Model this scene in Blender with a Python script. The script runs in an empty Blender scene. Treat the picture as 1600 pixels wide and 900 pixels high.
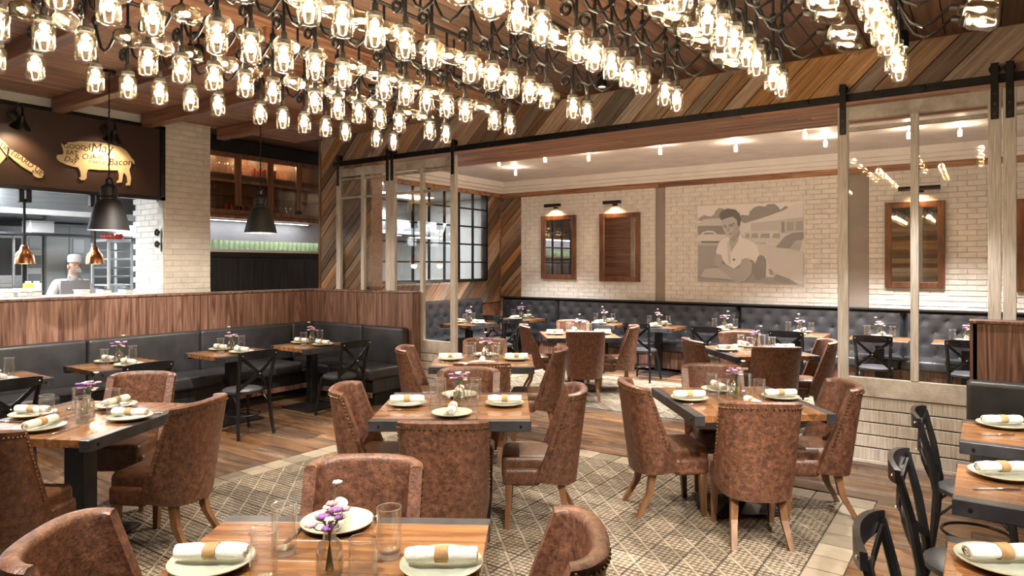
import bpy, bmesh, math, random
from mathutils import Vector, Matrix, Euler
random.seed(7)
R = math.radians
SC = bpy.context.scene
COL = SC.collection

# ------------------------------------------------------------------ camera, world, exposure, large lights
F, EYE, CX, CY, YAW = 1050.0, 1.72, 800.0, 415.0, 35.0
CS, SN = math.cos(R(YAW)), math.sin(R(YAW))
cd = bpy.data.cameras.new('camera'); cam = bpy.data.objects.new('camera', cd); COL.objects.link(cam)
cd.sensor_width = 36.0; cd.lens = F / 1600 * 36.0
cd.shift_y = -(450 - CY) / 1600; cd.clip_start = 0.05; cd.clip_end = 100
cam.location = (0, 0, EYE); cam.rotation_euler = (R(90), 0, R(YAW))
SC.camera = cam
wd = bpy.data.worlds.new('world'); SC.world = wd; wd.use_nodes = True
bg = wd.node_tree.nodes['Background']
bg.inputs[0].default_value = (1.0, 0.94, 0.89, 1); bg.inputs[1].default_value = 0.19
vs = SC.view_settings
vs.view_transform = 'Standard'; vs.look = 'None'; vs.gamma = 1.0; vs.use_curve_mapping = False
vs.exposure = 0.95
SC.cycles.sample_clamp_indirect = 4.0
SC.cycles.max_bounces = 8; SC.cycles.transparent_max_bounces = 24
SC.cycles.caustics_reflective = False; SC.cycles.caustics_refractive = False

def lamp(name, kind, loc, energy, color=(1, .78, .55), size=.05, rot=None, target=None, spot=60, blend=.4, parent=None, sy=None):
    l = bpy.data.lights.new(name, kind); l.energy = energy; l.color = color
    if kind == 'SPOT':
        l.spot_size = R(spot); l.spot_blend = blend
    if kind == 'AREA':
        l.size = size
        if sy: l.shape = 'RECTANGLE'; l.size_y = sy
    else:
        l.shadow_soft_size = size
    o = bpy.data.objects.new(name, l); COL.objects.link(o); o.location = loc
    if rot: o.rotation_euler = rot
    if target is not None:
        o.rotation_euler = (Vector(target) - Vector(loc)).to_track_quat('-Z', 'Y').to_euler()
    if parent: o.parent = parent
    return o
CEIL = 3.6
def W(xc, d, z=0.0):
    "camera-aligned ground coordinates (right, forward) to the room's axes"
    return Vector((CS * xc - SN * d, SN * xc + CS * d, z))
def P(px, py, z):
    "pixel to the point at height z"
    d = F * (EYE - z) / (py - CY)
    return W((px - CX) / F * d, d, z)
def PX(px, py, X):
    "pixel to the point on the wall plane X = const"
    t = (px - CX) / F; d = X / (CS * t - SN)
    return Vector((X, (SN * t + CS) * d, EYE + (CY - py) / F * d))
def PY(px, py, Y):
    "pixel to the point on the wall plane Y = const"
    t = (px - CX) / F; d = Y / (SN * t + CS)
    return Vector(((CS * t - SN) * d, Y, EYE + (CY - py) / F * d))
def proj(p):
    xc = CS * p[0] + SN * p[1]; d = -SN * p[0] + CS * p[1]
    if d < .1: return (-9999, -9999, d)
    return (CX + F * xc / d, CY - F * (p[2] - EYE) / d, d)

# kitchen, banquet room and dining room daylight-coloured ceiling panels are built with their fixtures further down

# ------------------------------------------------------------------ materials
MATS = {}
def nodes_of(name):
    m = bpy.data.materials.new(name); m.use_nodes = True
    nt = m.node_tree; b = nt.nodes['Principled BSDF']
    MATS[name] = m
    return m, nt, b
def setin(b, **k):
    for n, v in k.items():
        n = n.replace('_', ' ')
        if n in b.inputs: b.inputs[n].default_value = v
def c4(c): return (c[0], c[1], c[2], 1)
def plain(name, col, rough=.5, metal=0., **k):
    m, nt, b = nodes_of(name); setin(b, Base_Color=c4(col), Roughness=rough, Metallic=metal, **k)
    return m
def tex(name, stops, scale=(4, 4, 4), detail=6, rough=.5, rr=None, metal=0., bump=0., bscale=None, rnd=0., dist=0., coat=0., spec=.5, nrough=.55, hue=0.):
    "noise-driven procedural colour; every object gets its own offset and tint from Object Info"
    m, nt, b = nodes_of(name); N, L = nt.nodes, nt.links
    tc = N.new('ShaderNodeTexCoord'); oi = N.new('ShaderNodeObjectInfo')
    mul = N.new('ShaderNodeMath'); mul.operation = 'MULTIPLY'; mul.inputs[1].default_value = 37.0
    L.new(oi.outputs['Random'], mul.inputs[0])
    add = N.new('ShaderNodeVectorMath'); add.operation = 'ADD'
    L.new(tc.outputs['Object'], add.inputs[0]); L.new(mul.outputs[0], add.inputs[1])
    mp = N.new('ShaderNodeMapping'); mp.inputs['Scale'].default_value = scale; L.new(add.outputs[0], mp.inputs['Vector'])
    no = N.new('ShaderNodeTexNoise'); no.inputs['Scale'].default_value = 1.0; no.inputs['Detail'].default_value = detail
    no.inputs['Roughness'].default_value = nrough; no.inputs['Distortion'].default_value = dist
    L.new(mp.outputs[0], no.inputs['Vector'])
    cr = N.new('ShaderNodeValToRGB'); e = cr.color_ramp.elements
    e[0].position, e[0].color = stops[0][0], c4(stops[0][1]); e[1].position, e[1].color = stops[-1][0], c4(stops[-1][1])
    for p, c in stops[1:-1]:
        q = e.new(p); q.color = c4(c)
    L.new(no.outputs['Fac'], cr.inputs[0])
    out = cr.outputs[0]
    if rnd:
        hs = N.new('ShaderNodeHueSaturation'); mr = N.new('ShaderNodeMapRange')
        mr.inputs['To Min'].default_value = 1 - rnd; mr.inputs['To Max'].default_value = 1 + rnd
        L.new(oi.outputs['Random'], mr.inputs['Value']); L.new(mr.outputs[0], hs.inputs['Value'])
        if hue:
            m2 = N.new('ShaderNodeMath'); m2.operation = 'MULTIPLY'; m2.inputs[1].default_value = 7.31; L.new(oi.outputs['Random'], m2.inputs[0])
            m3 = N.new('ShaderNodeMath'); m3.operation = 'FRACT'; L.new(m2.outputs[0], m3.inputs[0])
            m4 = N.new('ShaderNodeMapRange'); m4.inputs['To Min'].default_value = 1 - hue; m4.inputs['To Max'].default_value = 1 + hue * .5
            L.new(m3.outputs[0], m4.inputs['Value']); L.new(m4.outputs[0], hs.inputs['Saturation'])
        L.new(out, hs.inputs['Color']); out = hs.outputs[0]
    L.new(out, b.inputs['Base Color'])
    setin(b, Roughness=rough, Metallic=metal, Coat_Weight=coat, Specular_IOR_Level=spec)
    if rr:
        mr2 = N.new('ShaderNodeMapRange'); mr2.inputs['To Min'].default_value = rr[0]; mr2.inputs['To Max'].default_value = rr[1]
        L.new(no.outputs['Fac'], mr2.inputs['Value']); L.new(mr2.outputs[0], b.inputs['Roughness'])
    if bump:
        src = no
        if bscale:
            src = N.new('ShaderNodeTexNoise'); src.inputs['Scale'].default_value = bscale; src.inputs['Detail'].default_value = 4
            L.new(add.outputs[0], src.inputs['Vector'])
        bp = N.new('ShaderNodeBump'); bp.inputs['Strength'].default_value = bump; bp.inputs['Distance'].default_value = .01
        L.new(src.outputs['Fac'], bp.inputs['Height']); L.new(bp.outputs[0], b.inputs['Normal'])
    return m
def emit(name, col, strength):
    m, nt, b = nodes_of(name); setin(b, Base_Color=c4(col), Emission_Color=c4(col), Emission_Strength=strength)
    m.cycles.emission_sampling = 'NONE'
    return m
def glass(name, tint=(1, 1, 1), gloss=.16, haze=.06, rough=.03, edge=.75):
    "thin clear glass: see-through, edges reflecting, a little milky"
    m, nt, b = nodes_of(name); N, L = nt.nodes, nt.links
    N.remove(b); o = N['Material Output']
    tr = N.new('ShaderNodeBsdfTransparent'); tr.inputs[0].default_value = c4(tint)
    gl = N.new('ShaderNodeBsdfGlossy'); gl.inputs['Roughness'].default_value = rough
    tl = N.new('ShaderNodeBsdfTranslucent'); tl.inputs[0].default_value = c4(tint)
    lw = N.new('ShaderNodeLayerWeight'); lw.inputs['Blend'].default_value = .35
    mr = N.new('ShaderNodeMapRange'); mr.inputs['To Min'].default_value = gloss * .4; mr.inputs['To Max'].default_value = edge
    L.new(lw.outputs['Facing'], mr.inputs['Value'])
    m1 = N.new('ShaderNodeMixShader'); L.new(mr.outputs[0], m1.inputs[0]); L.new(tr.outputs[0], m1.inputs[1]); L.new(gl.outputs[0], m1.inputs[2])
    m2 = N.new('ShaderNodeMixShader'); m2.inputs[0].default_value = haze; L.new(m1.outputs[0], m2.inputs[1]); L.new(tl.outputs[0], m2.inputs[2])
    L.new(m2.outputs[0], o.inputs[0])
    return m

tex('leather', [(.28, (.010, .004, .003)), (.41, (.046, .018, .010)), (.52, (.112, .046, .025)), (.72, (.27, .125, .075))], (30, 30, 30), 9, .42, rr=(.55, .30), bump=.25, bscale=90, nrough=.85, rnd=.14)
tex('leather_dark', [(.35, (.024, .025, .030)), (.7, (.040, .042, .049))], (6, 6, 6), 4, .40, bump=.1, bscale=160)
tex('leather_inner', [(.30, (.018, .007, .004)), (.48, (.075, .031, .013)), (.72, (.19, .085, .040))], (18, 18, 18), 9, .42, bump=.2, bscale=90, nrough=.8, rnd=.08)
tex('seat_wood', [(.35, (.10, .045, .018)), (.65, (.20, .095, .04))], (22, 22, 2.5), 4, .4)
tex('table_wood', [(.34, (.105, .042, .014)), (.5, (.185, .080, .028)), (.68, (.275, .132, .050))], (1.4, 15, 15), 7, .28, rr=(.2, .36), bump=.05, rnd=.14, dist=1.0, coat=.25)
tex('edge_steel', [(.4, (.030, .030, .034)), (.7, (.055, .055, .060))], (9, 9, 9), 4, .38, metal=.3)
tex('black_metal', [(.4, (.009, .009, .010)), (.7, (.018, .018, .020))], (9, 9, 9), 3, .3, metal=.4)
tex('black_matte', [(.4, (.010, .009, .009)), (.7, (.016, .015, .015))], (9, 9, 9), 3, .6)
tex('low_wall_wood', [(.36, (.070, .032, .021)), (.5, (.155, .080, .056)), (.66, (.25, .142, .103))], (16, 16, .9), 8, .38, rr=(.3, .5), bump=.06, dist=2.0, rnd=.08)
tex('reclaimed', [(.28, (.085, .046, .026)), (.45, (.25, .140, .075)), (.62, (.40, .25, .145)), (.8, (.52, .38, .26))], (1.6, 30, 30), 9, .62, bump=.4, rnd=.60, dist=.6, nrough=.74, hue=.45)
tex('ceiling_slat', [(.36, (.26, .125, .075)), (.65, (.46, .26, .165))], (20, 1.2, 20), 5, .42, bump=.05, rnd=.18)
tex('ceiling_plank', [(.34, (.055, .025, .014)), (.65, (.14, .070, .038))], (22, 1.4, 22), 5, .6, bump=.2, rnd=.35)
tex('beam_wood', [(.36, (.16, .068, .036)), (.65, (.31, .15, .085))], (1.2, 24, 24), 5, .42, bump=.05)
tex('floor_plank', [(.34, (.070, .036, .019)), (.5, (.125, .068, .036)), (.68, (.185, .108, .060))], (1.1, 11, 11), 8, .26, rr=(.16, .34), bump=.06, rnd=.30, dist=1.0, hue=.25)
tex('whitewash', [(.30, (.20, .165, .135)), (.5, (.45, .405, .36)), (.7, (.66, .62, .57))], (3, 3, 3), 9, .6, bump=.2, bscale=60, rnd=.06, nrough=.7)
tex('whitewash_v', [(.28, (.33, .29, .255)), (.5, (.50, .46, .42)), (.72, (.66, .62, .58))], (110, 110, 5.0), 6, .6, bump=.08, rnd=.05, nrough=.55)
tex('brick_white', [(.25, (.66, .61, .56)), (.6, (.80, .76, .71))], (9, 9, 9), 5, .72, bump=.45, bscale=45, rnd=.05)
tex('mortar', [(.3, (.58, .53, .48)), (.7, (.68, .63, .58))], (8, 8, 8), 4, .85, bump=.3, bscale=60)
tex('grey_plaster', [(.3, (.30, .25, .22)), (.7, (.36, .31, .28))], (3, 3, 3), 4, .8)
tex('ceiling_white', [(.35, (.66, .62, .59)), (.65, (.78, .74, .71))], (3, 3, 3), 4, .6, bump=.5, bscale=24)
tex('moulding_white', [(.3, (.74, .70, .67)), (.7, (.82, .79, .76))], (3, 3, 3), 3, .5)
tex('header_underside', [(.3, (.085, .035, .018)), (.5, (.29, .135, .065)), (.7, (.50, .28, .15))], (1.0, 14, 14), 8, .55, bump=.3, rnd=.35, dist=.7, nrough=.65)
tex('mirror_frame', [(.36, (.09, .032, .013)), (.65, (.20, .082, .036))], (16, 16, 3), 5, .38, bump=.08)
tex('cabinet_wood', [(.36, (.17, .075, .038)), (.65, (.29, .145, .085))], (18, 18, 2), 5, .42)
tex('door_side_wood', [(.36, (.15, .07, .03)), (.65, (.28, .15, .08))], (18, 18, 2), 5, .45)
tex('sign_brown', [(.3, (.040, .017, .011)), (.7, (.052, .023, .015))], (2, 2, 2), 3, .5)
tex('sign_cream', [(.3, (.62, .47, .27)), (.7, (.80, .66, .42))], (5, 5, 5), 4, .6)
tex('steel', [(.3, (.46, .47, .49)), (.7, (.60, .61, .63))], (2, 2, 30), 4, .24, metal=.95)
tex('steel_dark', [(.3, (.035, .038, .043)), (.7, (.062, .066, .072))], (2, 30, 2), 4, .3, metal=.6)
tex('steel_pale', [(.3, (.60, .62, .64)), (.7, (.72, .74, .75))], (3, 3, 3), 4, .4, metal=.2)
tex('copper', [(.3, (.55, .22, .09)), (.7, (.80, .40, .20))], (6, 6, 6), 3, .22, metal=1.)
tex('kitchen_white', [(.3, (.66, .68, .68)), (.7, (.76, .78, .78))], (3, 3, 3), 3, .5)
tex('grey_panel', [(.3, (.17, .17, .18)), (.7, (.23, .23, .24))], (2, 2, 2), 3, .4)
tex('plate_glaze', [(.35, (.34, .385, .32)), (.65, (.45, .49, .41))], (9, 9, 9), 4, .22, coat=.3)
tex('plate_rim', [(.3, (.34, .25, .15)), (.7, (.46, .36, .24))], (20, 20, 20), 4, .4)
tex('napkin_cloth', [(.3, (.72, .69, .64)), (.7, (.82, .80, .76))], (14, 14, 14), 4, .8, bump=.3, bscale=90)
tex('napkin_band', [(.3, (.30, .17, .07)), (.7, (.46, .29, .14))], (30, 30, 30), 3, .7)
plain('cutlery', (.62, .62, .64), .18, 1.)
plain('nail_brass', (.16, .10, .05), .3, .9)
plain('rivet', (.75, .74, .72), .3, 1.)
plain('mirror', (.86, .86, .86), .02, 1.)
plain('lid_zinc', (.022, .018, .015), .4, .5)
plain('ink', (.035, .018, .012), .7)
plain('flower_purple', (.24, .10, .36), .7)
plain('flower_white', (.72, .68, .58), .7)
plain('flower_pink', (.50, .30, .36), .7)
plain('stem_green', (.10, .15, .06), .6)
plain('red_glass', (.50, .03, .03), .2)
plain('tomato', (.55, .06, .04), .35)
plain('jacket', (.60, .60, .60), .8)
plain('skin', (.50, .28, .19), .55)
plain('apron_grey', (.24, .22, .23), .8)
plain('tray_grey', (.28, .30, .31), .4, .4)
plain('yellow_box', (.65, .62, .10), .5)
plain('crate_white', (.72, .73, .72), .5)
plain('screen_dark', (.03, .035, .04), .3)
emit('bulb', (1.0, .78, .46), 3.2)
emit('spot_glow', (1.0, .80, .52), 16.0)
emit('panel_glow', (.92, .97, 1.0), 5.0)
emit('heat_glow', (1.0, .74, .45), 9.0)
glass('jar_glass', (.93, .90, .83), .02, .0009, .12, .32)
glass('tumbler_glass', (.99, .99, .985), .05, .003, .02, .55)
glass('highlight_glass', (1, 1, 1), .3, .25, .03, .9)  # whitened glass: highlights of tumbler rim and base put into the colour
glass('bottle_glass', (.97, .96, .92), .14, .008, .02, .8)
glass('pane_glass', (.97, .97, .96), .10, .0, .01, .30)
glass('seeded_glass', (.86, .80, .70), .05, .02, .25, .2)
glass('green_glass', (.88, .96, .80), .14, .30, .05, .5)
# greys of the printed photograph
for i in range(11):
    g = .085 + .745 * (i / 10) ** 1.25
    plain('print_%d' % i, (g * 1.0, g * .975, g * .96), .8)
# patterned cement tile: relief lattice from tile-local coordinates
def tile_mat(name, c1, c2, relief=True):
    m, nt, b = nodes_of(name); N, L = nt.nodes, nt.links
    tc = N.new('ShaderNodeTexCoord'); oi = N.new('ShaderNodeObjectInfo')
    no = N.new('ShaderNodeTexNoise'); no.inputs['Scale'].default_value = 14; no.inputs['Detail'].default_value = 5
    L.new(tc.outputs['Object'], no.inputs['Vector'])
    mx = N.new('ShaderNodeMixRGB'); mx.inputs[1].default_value = c4(c1); mx.inputs[2].default_value = c4(c2)
    if relief:
        mp = N.new('ShaderNodeMapping'); mp.inputs['Rotation'].default_value = (0, 0, R(45)); L.new(tc.outputs['Object'], mp.inputs['Vector'])
        lat = []
        for dr in ('X', 'Y'):
            w2 = N.new('ShaderNodeTexWave'); w2.wave_type = 'BANDS'; w2.bands_direction = dr; w2.inputs['Scale'].default_value = 6.7
            w2.inputs['Distortion'].default_value = 2.6; w2.inputs['Detail Scale'].default_value = 22; L.new(mp.outputs[0], w2.inputs['Vector']); lat.append(w2)
        df = N.new('ShaderNodeMath'); df.operation = 'SUBTRACT'; L.new(lat[0].outputs['Fac'], df.inputs[0]); L.new(lat[1].outputs['Fac'], df.inputs[1])
        ab = N.new('ShaderNodeMath'); ab.operation = 'ABSOLUTE'; L.new(df.outputs[0], ab.inputs[0])
        wv = N.new('ShaderNodeTexWave'); wv.wave_type = 'BANDS'; wv.bands_direction = 'Y'; wv.inputs['Scale'].default_value = 2.23; wv.inputs['Distortion'].default_value = 0
        L.new(mp.outputs[0], wv.inputs['Vector'])
        gt = N.new('ShaderNodeMath'); gt.operation = 'GREATER_THAN'; gt.inputs[1].default_value = .975; L.new(wv.outputs['Fac'], gt.inputs[0])
        mr = N.new('ShaderNodeMapRange'); mr.inputs['From Min'].default_value = .15; mr.inputs['From Max'].default_value = .55
        L.new(ab.outputs[0], mr.inputs['Value'])
        a1 = N.new('ShaderNodeMath'); a1.operation = 'MAXIMUM'; L.new(mr.outputs[0], a1.inputs[0]); L.new(gt.outputs[0], a1.inputs[1])
        a2 = N.new('ShaderNodeMath'); a2.operation = 'MULTIPLY'; L.new(a1.outputs[0], a2.inputs[0]); L.new(no.outputs['Fac'], a2.inputs[1])
        a3 = N.new('ShaderNodeMath'); a3.operation = 'MULTIPLY'; a3.inputs[1].default_value = 1.7; L.new(a2.outputs[0], a3.inputs[0])
        L.new(a3.outputs[0], mx.inputs[0])
        bp = N.new('ShaderNodeBump'); bp.inputs['Strength'].default_value = .35; bp.inputs['Distance'].default_value = .004
        L.new(a1.outputs[0], bp.inputs['Height']); L.new(bp.outputs[0], b.inputs['Normal'])
    else:
        L.new(no.outputs['Fac'], mx.inputs[0])
    hs = N.new('ShaderNodeHueSaturation'); mr = N.new('ShaderNodeMapRange'); mr.inputs['To Min'].default_value = .72; mr.inputs['To Max'].default_value = 1.28
    L.new(oi.outputs['Random'], mr.inputs['Value']); L.new(mr.outputs[0], hs.inputs['Value']); L.new(mx.outputs[0], hs.inputs['Color'])
    L.new(hs.outputs[0], b.inputs['Base Color']); setin(b, Roughness=.17, Specular_IOR_Level=.6)
tile_mat('tile_pattern', (.065, .050, .036), (.27, .23, .175))
tile_mat('tile_plain', (.22, .185, .14), (.31, .265, .205), False)
plain('grout', (.03, .024, .018), .8)

# ------------------------------------------------------------------ mesh builder
class MB:
    def __init__(s): s.v, s.f = [], []
    def add(s, vs, fs, m=None):
        n = len(s.v)
        s.v += [tuple(m @ Vector(q)) for q in vs] if m is not None else [tuple(q) for q in vs]
        s.f += [tuple(i + n for i in q) for q in fs]
        return s
    def box(s, x0, x1, y0, y1, z0, z1, m=None):
        v = [(x, y, z) for z in (z0, z1) for y in (y0, y1) for x in (x0, x1)]
        return s.add(v, [(0, 2, 3, 1), (4, 5, 7, 6), (0, 1, 5, 4), (2, 6, 7, 3), (0, 4, 6, 2), (1, 3, 7, 5)], m)
    def rbox(s, x0, x1, y0, y1, z0, z1, r=.01, seg=2, m=None):
        bm = bmesh.new(); bmesh.ops.create_cube(bm, size=1)
        for v in bm.verts:
            v.co = Vector(((x0 + x1) / 2 + v.co.x * (x1 - x0), (y0 + y1) / 2 + v.co.y * (y1 - y0), (z0 + z1) / 2 + v.co.z * (z1 - z0)))
        bmesh.ops.bevel(bm, geom=bm.edges[:], offset=r, segments=seg, profile=.6, affect='EDGES')
        bm.verts.index_update()
        s.add([v.co[:] for v in bm.verts], [[v.index for v in f.verts] for f in bm.faces], m); bm.free()
        return s
    def lathe(s, prof, n=16, m=None, cap=True):
        v, f = [], []
        for r, z in prof:
            for i in range(n):
                a = 2 * math.pi * i / n; v.append((r * math.cos(a), r * math.sin(a), z))
        for j in range(len(prof) - 1):
            for i in range(n):
                k = (i + 1) % n; f.append((j * n + i, j * n + k, (j + 1) * n + k, (j + 1) * n + i))
        if cap:
            if prof[0][0] > 1e-4: f.append(tuple(range(n))[::-1])
            if prof[-1][0] > 1e-4: f.append(tuple((len(prof) - 1) * n + i for i in range(n)))
        return s.add(v, f, m)
    def tube(s, pts, r, n=8, m=None, closed=False):
        pts = [Vector(p) for p in pts]; v, f = [], []
        K = len(pts); rs = r if isinstance(r, (list, tuple)) else [r] * K
        up = None
        for i, p in enumerate(pts):
            if closed: t = pts[(i + 1) % K] - pts[i - 1]
            else: t = pts[min(i + 1, K - 1)] - pts[max(i - 1, 0)]
            t.normalize()
            if up is None: up = t.orthogonal().normalized()
            up = (up - t * up.dot(t))
            up = up.normalized() if up.length > 1e-5 else t.orthogonal().normalized()
            sd = t.cross(up)
            for k in range(n):
                a = 2 * math.pi * k / n
                v.append(p + (up * math.cos(a) + sd * math.sin(a)) * rs[i])
        for i in range(K if closed else K - 1):
            for k in range(n):
                a, b_ = i * n, ((i + 1) % K) * n; q = (k + 1) % n
                f.append((a + k, a + q, b_ + q, b_ + k))
        if not closed: f += [tuple(range(n))[::-1], tuple((K - 1) * n + k for k in range(n))]
        return s.add(v, f, m)
    def bar(s, p0, p1, w, h, m=None):
        "rectangular bar from p0 to p1; w sideways, h upwards"
        p0, p1 = Vector(p0), Vector(p1); t = (p1 - p0).normalized()
        ref = Vector((0, 0, 1)) if abs(t.z) < .9 else Vector((0, 1, 0))
        sd = t.cross(ref).normalized(); u = sd.cross(t).normalized()
        v = [p + sd * a * w / 2 + u * b_ * h / 2 for p in (p0, p1) for a, b_ in ((-1, -1), (1, -1), (1, 1), (-1, 1))]
        return s.add(v, [(3, 2, 1, 0), (4, 5, 6, 7), (0, 1, 5, 4), (1, 2, 6, 5), (2, 3, 7, 6), (3, 0, 4, 7)], m)
    def prism(s, poly, z0, z1, m=None):
        n = len(poly); v = [(x, y, z0) for x, y in poly] + [(x, y, z1) for x, y in poly]
        f = [tuple(range(n))[::-1], tuple(range(n, 2 * n))] + [(i, (i + 1) % n, n + (i + 1) % n, n + i) for i in range(n)]
        return s.add(v, f, m)
    def ball(s, c, r, n=8, k=6, m=None):
        r = r if isinstance(r, (tuple, list)) else (r, r, r)
        T = Matrix.Translation(c) @ Matrix.Diagonal((r[0], r[1], r[2], 1))
        return s.lathe([(max(math.sin(math.pi * j / k), 1e-5), -math.cos(math.pi * j / k)) for j in range(k + 1)], n, (m @ T) if m is not None else T, cap=False)
    def mesh(s, name, mat, smooth=True, ang=38):
        me = bpy.data.meshes.new(name); me.from_pydata(s.v, [], s.f)
        if mat: me.materials.append(MATS[mat])
        bm = bmesh.new(); bm.from_mesh(me); bmesh.ops.recalc_face_normals(bm, faces=bm.faces[:]); bm.to_mesh(me); bm.free()
        if smooth:
            me.polygons.foreach_set('use_smooth', [True] * len(me.polygons))
            me.set_sharp_from_angle(angle=R(ang))
        me.update()
        return me
    def obj(s, name, mat, parent=None, loc=None, rot=None, smooth=True, **k):
        return obj(name, s.mesh(name, mat, smooth), parent, loc, rot, **k)
def obj(name, me, parent=None, loc=None, rot=None, label=None, cat=None, group=None, kind=None, mtx=None):
    o = bpy.data.objects.new(name, me); COL.objects.link(o)
    if parent is not None: o.parent = parent
    if mtx is not None: o.matrix_local = mtx
    if loc is not None: o.location = loc
    if rot is not None: o.rotation_euler = rot
    return tag(o, label, cat, group, kind)
def tag(o, label=None, cat=None, group=None, kind=None):
    if label: o['label'] = label
    if cat: o['category'] = cat
    if group: o['group'] = group
    if kind: o['kind'] = kind
    return o
def thing(name, label, cat, loc=(0, 0, 0), rz=0., group=None):
    o = bpy.data.objects.new(name, None); o.empty_display_size = .1; COL.objects.link(o)
    o.location = loc; o.rotation_euler = (0, 0, rz)
    return tag(o, label, cat, group)
def place(kit, name, label, cat, loc, rz=0., group=None, rot=None):
    "one thing from shared part meshes: kit rows are (part name, mesh, index of parent row or None, part label, kind)"
    root = thing(name, label, cat, loc, rz, group)
    if rot: root.rotation_euler = rot
    made = []
    for row in kit:
        n, me, par = row[:3]
        made.append(obj(n, me, root if par is None else made[par], label=row[3] if len(row) > 3 else None, kind=row[4] if len(row) > 4 else None))
    return root
def struct(name, mb, mat, parent=None, label=None, smooth=False):
    return mb.obj(name, mat, parent, smooth=smooth, kind='structure' if parent is None else None, label=label)
def clip(poly, nx, ny, c):
    "keep the side nx*x+ny*y <= c"
    out = []
    for i, a in enumerate(poly):
        b = poly[(i + 1) % len(poly)]; da, db = nx * a[0] + ny * a[1] - c, nx * b[0] + ny * b[1] - c
        if da <= 0: out.append(a)
        if (da < 0 < db) or (db < 0 < da):
            t = da / (da - db); out.append((a[0] + (b[0] - a[0]) * t, a[1] + (b[1] - a[1]) * t))
    return out
def text_mesh(body, size, mat, extrude=.001, shear=0.):
    cu = bpy.data.curves.new('lettering', 'FONT'); cu.body = body; cu.size = size; cu.extrude = extrude; cu.shear = shear
    cu.align_x = 'CENTER'; cu.align_y = 'CENTER'; cu.resolution_u = 3
    o = bpy.data.objects.new('lettering', cu); COL.objects.link(o)
    bpy.context.view_layer.update()
    me = bpy.data.meshes.new_from_object(o.evaluated_get(bpy.context.evaluated_depsgraph_get()))
    bpy.data.objects.remove(o); bpy.data.curves.remove(cu)
    me.materials.clear(); me.materials.append(MATS[mat])
    return me
# ------------------------------------------------------------------ the room shell
YP = 6.55          # front face of the plank header and plank wall
YB = 10.95         # face of the far room's brick wall
XL = -7.93         # far room's left wall
XK = -8.6          # kitchen wall line
def in_view(p, m=60):
    x, y, d = proj(p); return d > .3 and -m < x < 1600 + m and -m < y < 900 + m
# floor
floor = struct('floor', MB().box(-13.2, 5, -2, 11.2, -.12, -.014), 'grout', label='dark subfloor under the brown wood planks')
RUGS = [(-5.10, -.63, -1.0, 5.53), (-6.2, .8, 7.05, 9.45)]
planks = []
PW = .142
row = 0; y = 10.95
rng = random.Random(3)
while y > -1.2:
    y0, y1 = y - PW + .003, y; ym = (y0 + y1) / 2
    spans = [(-7.9 if y < 6.3 else -7.9, 4.2)]
    for (a, b_, c, d_) in RUGS:
        if c < ym < d_:
            ns = []
            for s0, s1 in spans:
                if a > s0: ns.append((s0, min(a - .003, s1)))
                if b_ < s1: ns.append((max(b_ + .003, s0), s1))
            spans = ns
    for s0, s1 in spans:
        x = s0
        first = True
        while x < s1 - .02:
            L_ = rng.uniform(.5, 1.5) if first else rng.uniform(1.1, 1.9)
            first = False
            e = min(x + L_, s1)
            if s1 - e < .25: e = s1
            planks.append((x, e - .003, y0, y1)); x = e
    y -= PW
planks = [p for p in planks]
def psz(p):
    c = ((p[0] + p[1]) / 2, (p[2] + p[3]) / 2, 0)
    if not any(in_view((xx, c[1], 0), 20) for xx in (p[0], c[0], p[1])): return -1
    return 1 / proj(c)[2] ** 2 * (p[1] - p[0]) if proj(c)[2] > .3 else -1
planks.sort(key=psz, reverse=True)
rest = MB()
for i, (x0, x1, y0, y1) in enumerate(planks):
    if i < 290 and psz((x0, x1, y0, y1)) > 0:
        cx_, cy_ = (x0 + x1) / 2, (y0 + y1) / 2
        MB().box(x0 - cx_, x1 - cx_, y0 - cy_, y1 - cy_, -.013, 0).obj('plank', 'floor_plank', floor, loc=(cx_, cy_, 0), smooth=False)
    else:
        rest.box(x0, x1, y0, y1, -.013, 0)
rest.obj('plank', 'floor_plank', floor, smooth=False, kind='stuff')
# tile inlays
TS = .2032
def inlay(rect, label, limit):
    a, b_, c, d_ = rect
    base = struct('floor_inlay', MB().box(a, b_, c, d_, -.014, -.006), 'grout', label=label)
    me_p = MB().box(-TS / 2 + .0042, TS / 2 - .0042, -TS / 2 + .0042, TS / 2 - .0042, -.006, .0005).mesh('tile', 'tile_pattern', False)
    me_q = MB().box(-TS / 2 + .0042, TS / 2 - .0042, -TS / 2 + .0042, TS / 2 - .0042, -.006, .0005).mesh('tile', 'tile_plain', False)
    nx, ny = int(round((b_ - a) / TS)), int((d_ - c) / TS)
    cells = []
    for j in range(ny):
        for i in range(nx):
            x, y = b_ - (i + .5) * TS, d_ - (j + .5) * TS
            q = proj((x, y, 0)); vis = in_view((x, y, 0), 30)
            cells.append((-q[2] if vis else -99 - abs(q[2]), x, y, i in (0, nx - 1) or j == 0, vis))
    cells.sort(reverse=True)
    st = {True: MB(), False: MB()}
    for k, (s_, x, y, bd, vis) in enumerate(cells):
        if k < limit and vis: obj('tile', me_q if bd else me_p, base, loc=(x, y, 0), rot=(0, 0, 0 if bd else rng.choice((0, 1)) * math.pi))
        else: st[bd].box(x - TS / 2 + .0042, x + TS / 2 - .0042, y - TS / 2 + .0042, y + TS / 2 - .0042, -.006, .0005)
    for bd in st:
        if st[bd].v: st[bd].obj('tile', 'tile_plain' if bd else 'tile_pattern', base, smooth=False, kind='stuff')
inlay(RUGS[0], 'patterned beige cement tile inlay under the dining tables', 295)
inlay(RUGS[1], 'patterned beige cement tile inlay in the far room', 120)

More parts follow.
